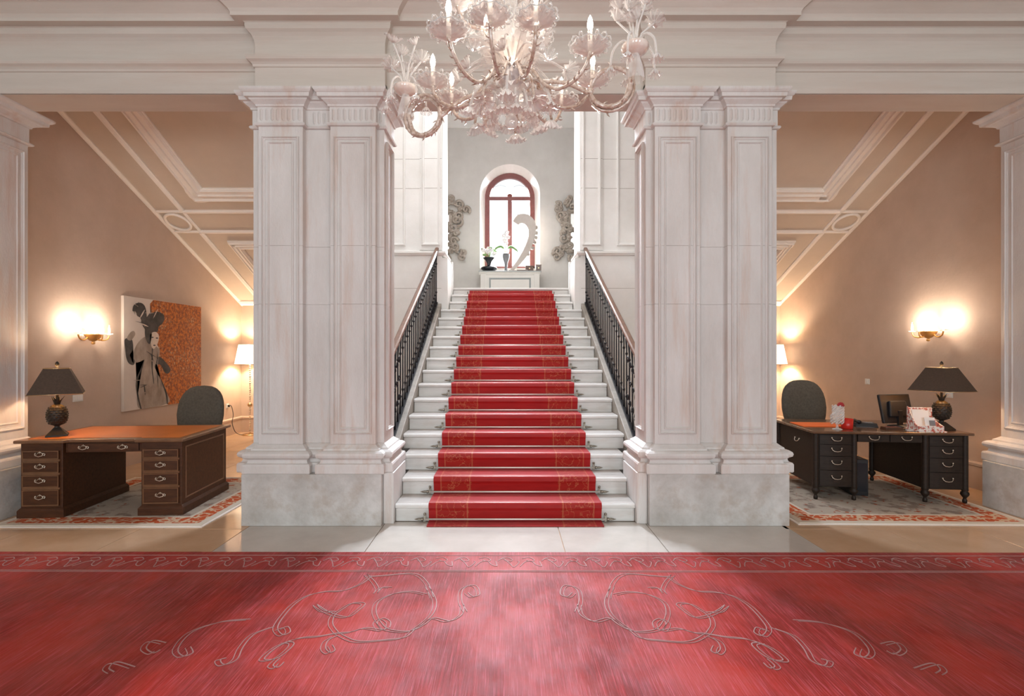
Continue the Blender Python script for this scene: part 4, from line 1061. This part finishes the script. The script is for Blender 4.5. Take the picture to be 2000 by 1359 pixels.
urn()
def orchid():
    o = thing('orchid_vase', (-.10, 12.64, ZC), 'slim grey vase with a tall white orchid on the console', 'vase')
    MB().lathe([(.001, 0), (.035, 0), (.04, .03), (.035, .16), (.05, .25), (.085, .36), (.09, .46), (.07, .46), (.001, .42)], 20).build('vase_body', m_vasegry, o)
    MB().lathe([(.055, .46), (.075, .52), (.08, .58), (.06, .58), (.04, .47)], 16).build('inner_pot', m_glass2, o)
    MB().tube(spline([(0, 0, .5), (-.02, -.01, .75), (-.04, -.02, .95), (.0, -.03, 1.02)], 6), .006, 6).build('stem', m_leaf, o)
    for s, zz in ((-1, .60), (1, .57)):
        MB().tube(spline([(s*.02, 0, .50), (s*.10, -.01, .64), (s*.22, -.02, zz+.02), (s*.30, -.02, zz-.06)], 5), [.012]*4+[.03]*5+[.024]*4+[.012]*3, 6).build('leaf', m_leaf, o)
    for x, zz in ((-.03, .80), (-.05, .92), (.02, 1.0), (.05, .88), (.0, .72)):
        fl_ = MB()
        for k in range(5): b = 2*PI*k/5+.3; fl_.ball((x+.035*math.cos(b), -.03, zz+.035*math.sin(b)), .03, .01, .024, 8, 4)
        fl_.build('flower', m_petal, o)
orchid()
def sculpture():
    o = thing('hook_sculpture', (.10, 12.60, ZC), 'tall ivory hook-shaped sculpture on the console before the window', 'sculpture')
    # outline in x,z
    outer = [(-.02, .02), (.16, .20), (.34, .42), (.44, .62), (.52, .84), (.55, 1.05), (.54, 1.22), (.47, 1.35), (.34, 1.44), (.19, 1.46), (.07, 1.41), (-.01, 1.30), (-.02, 1.26)]
    inner = [(.04, 1.22), (.11, 1.18), (.15, 1.21), (.23, 1.22), (.32, 1.15), (.37, 1.02), (.36, .86), (.29, .66), (.18, .44), (.04, .22), (-.09, .06), (-.11, .02)]
    q = [(p.x, p.y) for p in spline([(a, b, 0) for a, b in outer], 4)]+[(p.x, p.y) for p in spline([(a, b, 0) for a, b in inner], 4)]
    fixn(MB().prism(q, 'y', -.035, .035).build('blade', m_ivory, o, .008))
    for a, b in ((.56, 1.12), (.565, .98), (.555, .86), (.52, .74), (.47, .60), (.36, .44)):
        MB().lathe([(.001, -.035), (.04, -.03), (.04, .03), (.001, .035)], 10, Matrix.Translation((a, 0, b)) @ Matrix.Rotation(R(90), 4, 'X')).build('tooth', m_ivory, o)
    MB().box(-.14, .06, -.09, .09, 0, .035).build('foot', m_ivory, o, .006)
sculpture()
for x, w, h, mt, nm, lab, yy in ((.42, .20, .15, m_box, 'wooden_box', 'dark brown box at the right end of the console', 12.62), (.65, .14, .18, m_boxgrey, 'wooden_box', 'taller grey-brown box on the right corner of the console', 12.64)):
    b = MB().box(-w/2, w/2, -.08, .08, 0, h-.02).build(nm, mt, None, .004, (x+.07, yy, ZC)); tag(b, lab, 'box')
    MB().box(-w/2-.006, w/2+.006, -.086, .086, h-.02, h).build('lid', mt, b, .003)
    MB().box(-.012, .012, -.09, -.08, h*.45, h*.6).build('clasp', m_brass, b)
tr = MB().box(-.22, .22, -.12, .12, 0, .014).build('glass_tray', m_contop, None, .004, (.12, 12.52, ZC)); 
bpy.data.objects.remove(tr)
bk = MB().box(-.13, .13, -.045, .045, 0, .03).build('visitor_book', m_boxgrey, None, .004, (.30, 12.452, ZC)); tag(bk, 'closed flat book on the console beside the brown box', 'book')
MB().box(-.125, .133, -.040, .040, .005, .025).build('pages', m_paper, bk)

# carved mirror frames on the back wall
def carved_mirror(sg):
    side = 'left' if sg < 0 else 'right'
    cx = sg*1.93
    o = thing('carved_mirror', (cx, 12.95, 4.72), 'mirror with heavy weathered baroque carved frame %s of the window' % side, 'mirror', group='carved mirrors on the landing wall')
    rnd = random.Random(11)
    MB().box(-.36, .36, -.05, 0, -.46, .46).build('mirror_glass', m_mirror, o)
    fixn(MB().frame((-.46, 0, -.56), (1, 0, 0), (0, 0, 1), (0, -1, 0), .92, 1.12, [(0, 0), (0, .05), (.04, .07), (.10, .06), (.11, .03)]).build('inner_frame', m_carved, o))
    def scroll(cx_, cz, r, a0, turns, d, rad, n=20):
        pts = []
        for t in range(n):
            k = t/(n-1); a = a0+d*turns*2*PI*k; rr = r*(1-.78*k)
            pts.append((cx_+rr*math.cos(a), -.06-.05*k, cz+rr*math.sin(a)))
        return pts, [rad*(1-.5*t/(n-1)) for t in range(n)]
    spots = []
    for zz in (-.66, -.54, -.40, -.22, -.05, .12, .28, .42, .56, .66):
        for s in (-1, 1):
            w = .50+.13*(abs(zz) > .5)+.12*(zz > .2 and zz < .6)+.1*(zz < -.4)
            spots.append((s*(w+rnd.uniform(-.04, .05)), zz+rnd.uniform(-.04, .04), rnd.uniform(.07, .13), s))
            spots.append((s*(w-.12+rnd.uniform(-.04, .05)), zz+.05+rnd.uniform(-.04, .04), rnd.uniform(.05, .09), -s))
    for xx in (-.32, -.16, 0, .16, .32):
        for zz in (.66, -.68): spots.append((xx, zz+rnd.uniform(-.03, .05), rnd.uniform(.08, .12), 1 if xx < 0 else -1))
    for zz, xx in ((.78, -.45), (.86, -.40), (.78, .45), (.86, .40), (.82, 0), (.92, 0)): spots.append((xx, zz, .08, 1))
    for x_, z_, r_, d in spots:
        pts, rad = scroll(x_, z_, r_, rnd.uniform(0, 6), 1.2, d, .044)
        mb = MB().tube(pts, rad, 6); mb.ball(pts[-1], .035, .04, .03, 8, 5)
        mb.build('scroll', m_carved, o)
    for k in range(44):
        a = rnd.uniform(0, 2*PI); xx = .55*math.cos(a); zz = .68*math.sin(a); rz = rnd.uniform(0, PI)
        Mx = Matrix.Translation((xx, -.07, zz)) @ Matrix.Rotation(rz, 4, 'Y')
        MB().ball((0, 0, 0), .035, .03, .10, 8, 5, Mx).build('acanthus_leaf', m_carved, o)
carved_mirror(-1); carved_mirror(1)

# ================================================================== CHANDELIER
def chandelier():
    CX, CY = -.05, 3.0
    o = thing('chandelier', (CX, CY, 2.93), 'large clear glass chandelier with lit candle bulbs, flowers and looped arms', 'chandelier')
    def Z(z): return z-2.93
    # --- stem
    MB().lathe([(.001, Z(2.945)), (.03, Z(2.955)), (.042, Z(2.985)), (.03, Z(3.015)), (.012, Z(3.03))], 16).build('bottom_finial', m_glass2, o)
    MB().lathe([(.012, Z(3.03)), (.05, Z(3.045)), (.085, Z(3.08)), (.095, Z(3.12)), (.075, Z(3.16)), (.05, Z(3.18)), (.03, Z(3.19))], 32, lobes=12, amp=.06).build('lower_bowl', m_glass2, o)
    MB().lathe([(.03, Z(3.19)), (.06, Z(3.21)), (.078, Z(3.25)), (.06, Z(3.29)), (.03, Z(3.31))], 24, lobes=8, amp=.05).build('knop', glassy('smoky_glass', (.55, .5, .54), .5), o)
    MB().lathe([(.03, Z(3.31)), (.07, Z(3.33)), (.15, Z(3.37)), (.19, Z(3.42)), (.185, Z(3.425)), (.12, Z(3.39)), (.04, Z(3.36))], 48, lobes=16, amp=.05).build('arm_bowl', m_glass2, o)
    MB().lathe([(.035, Z(3.36)), (.05, Z(3.42)), (.09, Z(3.50)), (.075, Z(3.60)), (.04, Z(3.66)), (.03, Z(3.75)), (.07, Z(3.82)), (.05, Z(3.92)), (.02, Z(4.0)), (.02, Z(4.3)), (.05, Z(4.36)), (.02, Z(4.42))], 24, lobes=8, amp=.06).build('baluster_stem', m_glass2, o)
    MB().tube([(0, 0, Z(4.4)), (0, 0, Z(6.16))], .008, 6).lathe([(.001, Z(6.12)), (.06, Z(6.15)), (.08, Z(6.2)), (.001, Z(6.2))], 16).build('suspension_rod', m_brass, o)
    rnd = random.Random(5)
    # --- shared meshes
    def shared(mb, nm, mat):
        ob = mb.build(nm, mat); me = ob.data; bpy.data.objects.remove(ob); return me
    cup = MB().lathe([(.008, 0), (.03, .003), (.065, .012), (.095, .032), (.102, .04), (.092, .034), (.06, .018), (.02, .010)], 40, lobes=10, amp=.06)
    for k in range(14):
        a = 2*PI*k/14; cx, cy = .095*math.cos(a), .095*math.sin(a)
        cup.tube([(cx+.022*math.cos(t*PI/4)*math.cos(a), cy+.022*math.cos(t*PI/4)*math.sin(a), .042+.022*math.sin(t*PI/4)) for t in range(8)], .0045, 5, closed=True)
    cup_me = shared(cup, 'drip_cup', m_glass)
    candle_me = shared(MB().lathe([(.013, .01), (.013, .11), (.015, .115), (.012, .12)], 12), 'candle', m_candle)
    bulb_me = shared(MB().lathe([(.008, .115), (.016, .14), (.017, .155), (.011, .185), (.001, .205)], 12), 'bulb', m_bulb)
    def flower_mesh(n, r, mat, nm):
        mb = MB()
        for k in range(n):
            a = 2*PI*k/n; Mx = Matrix.Rotation(a, 4, 'Z')
            pts = [(.006, 0, 0), (r*.45, 0, .012), (r*.8, 0, .035), (r, 0, .028)]; wd = [.004, r*.20, r*.22, r*.04]
            v = []
            for (x, y, z), w in zip(pts, wd): v += [(x, -w, z+.008), (x, 0, z-.002), (x, w, z+.008)]
            mb.add(v, [(3*i+j, 3*i+j+1, 3*i+4+j, 3*i+3+j) for i in range(3) for j in range(2)], True, Mx)
        mb.ball((0, 0, .012), r*.2, None, r*.16, 8, 5)
        return shared(mb, nm, mat)
    flw = [flower_mesh(9, .062, m_glass2, 'glass_flower'), flower_mesh(11, .052, m_glass2, 'glass_flower'), flower_mesh(8, .042, m_glass2, 'glass_flower')]
    def leaf_mesh(L_, w_, curl, mat):
        mb = MB(); v = []; n = 8
        for i in range(n+1):
            t = i/n; w = w_*math.sin(PI*min(1, t*.92+.06))**.8*(1+.18*math.sin(t*26)); x = L_*t; z = curl*math.sin(t*PI*.75)*L_
            v += [(x, -w, z+.3*w), (x, 0, z), (x, w, z+.3*w)]
        mb.add(v, [(3*i+j, 3*i+j+1, 3*i+4+j, 3*i+3+j) for i in range(n) for j in range(2)], True)
        mb.tube([(L_*i/n, 0, curl*math.sin(i/n*PI*.75)*L_) for i in range(n+1)], .003, 4)
        return shared(mb, 'glass_leaf', mat)
    leafs = [leaf_mesh(.20, .034, .45, m_glass), leaf_mesh(.15, .03, .7, m_glass2), leaf_mesh(.26, .04, .35, m_glass)]
    def spikes(mb, path, rad):      # little glass thorns along an arm
        for i in range(2, len(path)-1, 2):
            p = Vector(path[i]); t = (Vector(path[i+1])-Vector(path[i-1])).normalized(); a = rnd.uniform(0, 2*PI)
            u = t.orthogonal().normalized(); w = t.cross(u); d = u*math.cos(a)+w*math.sin(a)
            mb.tube([p+d*rad*.6, p+d*(rad+.012)+t*.008, p+d*(rad+.022)+t*.02], [.006, .005, .001], 4)
    def polar(r, a, z): return Vector((r*math.cos(a), r*math.sin(a), Z(z)))
    def put(nm, me, parent, loc, rot=None, scale=None):
        ob = link(nm, me, parent, loc=loc, rot=rot)
        if scale: ob.scale = (scale,)*3
        return ob
    # --- candle arms
    def candle_arm(deg, Rr=.50, zc=3.245, zd=3.10):
        a = R(deg); path = spline([polar(.05, a, 3.30), polar(.13, a, 3.27), polar(.22, a, zd+.05), polar(.31, a, zd), polar(.41, a, zd+.02), polar(.475, a, zd+.08), polar(Rr, a, zc)], 5)
        mb = MB().tube(path, .0105, 7); spikes(mb, path, .0105)
        arm = mb.build('candle_arm', m_armg, o)
        p = polar(Rr, a, zc)
        put('drip_cup', cup_me, arm, p); put('candle', candle_me, arm, p); put('bulb', bulb_me, arm, p)
        return arm
    for d in (229, 171, 257, 284, 329, 11, 48, 82, 112, 142): candle_arm(d, .50+rnd.uniform(-.01, .02), 3.245+rnd.uniform(-.015, .015))
    for d in (195, 305, 60, 120): # upper, partly out of frame
        a = R(d); path = spline([polar(.04, a, 3.6), polar(.16, a, 3.52), polar(.28, a, 3.53), polar(.33, a, 3.62)], 5)
        arm = MB().tube(path, .0105, 7).build('candle_arm', m_armg, o); p = polar(.33, a, 3.62)
        put('drip_cup', cup_me, arm, p); put('candle', candle_me, arm, p); put('bulb', bulb_me, arm, p)
    # --- looped arms carrying vases of flowers
    dome_me = shared(MB().lathe([(.008, 0), (.03, .004), (.062, .016), (.078, .038), (.075, .052), (.06, .06), (.05, .055), (.055, .04), (.03, .018)], 28), 'vase_cup', M('pink_amber_glass', (.80, .60, .50), .12, col2=(.9, .82, .76), vs_=20, Coat_Weight=.6))
    bell_me = shared(MB().lathe([(.05, 0), (.048, .03), (.038, .08), (.026, .12), (.02, .15)], 20, lobes=10, amp=.07), 'bell', m_glass)
    for deg in (161.5, -17):
        a = R(deg); cr, cz, r = .585, 3.10, .112
        pts = [polar(.05, a, 3.22), polar(.18, a, 3.20), polar(.34, a, 3.16)]
        pts = spline(pts+[polar(cr-r*.95, a, 3.075)], 5)
        loop = []
        for t in range(34):
            th = PI+.15+t*(2*PI*1.32)/33    # start at the left of the circle, go under
            rr = r*(1.0 if t < 20 else 1.0+.10*(t-20)/13)
            k = (t/33)*.035
            side = Vector((-math.sin(a), math.cos(a), 0))*(k-.015)
            loop.append(polar(cr+rr*math.cos(th), a, cz+rr*math.sin(th))+side)
        end = loop[-1]
        path = pts+loop+[polar(cr+.13, a, 3.17), polar(cr+.135, a, 3.24)]
        mb = MB().tube(path, .0125, 8); spikes(mb, path, .0125)
        for i in range(4, len(path)-2, 3):   # twisted rib
            mb.ball(path[i], .0165, .0165, .0165, 6, 4)
        mb.tube([q+Vector((-math.sin(a), math.cos(a), 0))*.022+(q-polar(cr, a, cz)).normalized()*.016 for q in loop[2:24]], .010, 7)
        arm = mb.build('looped_arm', m_armg, o)
        p = polar(cr+.135, a, 3.24)
        put('bell', bell_me, arm, p-Vector((0, 0, .12))); put('vase_cup', dome_me, arm, p+Vector((0, 0, .02)))
        for k, (tx, h) in enumerate(((-.10, .17), (-.03, .24), (.04, .21), (.11, .16), (0, .14), (.07, .27), (-.07, .28))):
            ty = rnd.uniform(-.08, .08)
            q = p+Vector((tx, ty, h+.05))
            st_ = MB().tube([p+Vector((0, 0, .05)), p+Vector((tx*.35, ty*.35, .05+h*.6)), q], .0055, 5).build('flower_stem', m_glass2, arm)
            put('glass_flower', flw[k % 3], arm, q, (rnd.uniform(-.5, .5), rnd.uniform(-.5, .5), rnd.uniform(0, 6)))
        for k in range(5):
            b = 2*PI*k/5+.4
            dp = [p+Vector((0, 0, .04)), p+Vector((.06*math.cos(b), .06*math.sin(b), .11)), p+Vector((.12*math.cos(b), .12*math.sin(b), .06)), p+Vector((.135*math.cos(b), .135*math.sin(b), -.03))]
            MB().tube(spline(dp, 5), .007, 5).build('drooping_stem', m_glass2, arm)
            put('glass_flower', flw[2], arm, dp[-1], (PI, 0, b))
    # --- lower drooping flowers, central
    for k in range(10):
        a = 2*PI*k/10+.2
        pth = spline([polar(.06, a, 3.19), polar(.15, a, 3.21), polar(.22, a, 3.14), polar(.25, a, 3.02+.03*(k % 2))], 5)
        st_ = MB().tube(pth, .009, 6).build('drooping_stem', m_glass2 if k % 2 else m_armg, o)
        put('glass_flower', flw[k % 2], st_, pth[-1], (PI+rnd.uniform(-.4, .4), rnd.uniform(-.4, .4), a), 1.15)
        pth2 = spline([polar(.05, a+.3, 3.17), polar(.10, a+.3, 3.14), polar(.135, a+.3, 3.03)], 5)
        s2 = MB().tube(pth2, .008, 6).build('drooping_stem', m_glass2, o)
        put('glass_flower', flw[1], s2, pth2[-1], (PI, rnd.uniform(-.3, .3), a))
    # --- leaves: rising and falling round the stem
    for k in range(14):
        a = 2*PI*k/14
        put('glass_leaf', leafs[k % 3], o, polar(.06, a, 3.26), (0, R(-18+10*(k % 2)), a))
        put('glass_leaf', leafs[(k+1) % 3], o, polar(.05, a+.2, 3.12), (0, R(28), a+.2), .8)
        put('glass_leaf', leafs[2], o, polar(.06, a+.1, 3.44), (0, R(-50-14*(k % 3)), a+.1))
    for k in range(12):
        a = 2*PI*k/12+.13; r = .20+.05*(k % 3); h = 3.52+.06*(k % 4)
        st_ = MB().tube([polar(.06, a, 3.40), polar(r*.6, a, 3.40+(h-3.4)*.75), polar(r, a, h)], .007, 5).build('flower_stem', m_glass2, o)
        put('glass_flower', flw[k % 3], st_, polar(r, a, h), (rnd.uniform(-.5, .5), rnd.uniform(-.5, .5), a), 1.1)
    for k in range(12):      # mid flowers between arms
        a = 2*PI*k/12+.35; r = .27+.06*(k % 2)
        st_ = MB().tube(spline([polar(.06, a, 3.33), polar(r*.6, a, 3.34), polar(r, a, 3.26)], 4), .007, 5).build('flower_stem', m_glass2, o)
        put('glass_flower', flw[(k+1) % 3], st_, polar(r, a, 3.26), (rnd.uniform(-1, 1), R(60)+rnd.uniform(-.5, .5), a), 1.1)
    l = bpy.data.lights.new('chandelier_light', 'POINT'); l.energy = 22; l.color = (1, .90, .80); l.shadow_soft_size = .3
    lo = bpy.data.objects.new('chandelier_light', l); COL.objects.link(lo); lo.parent = o; lo.location = (0, 0, Z(3.45))
chandelier()
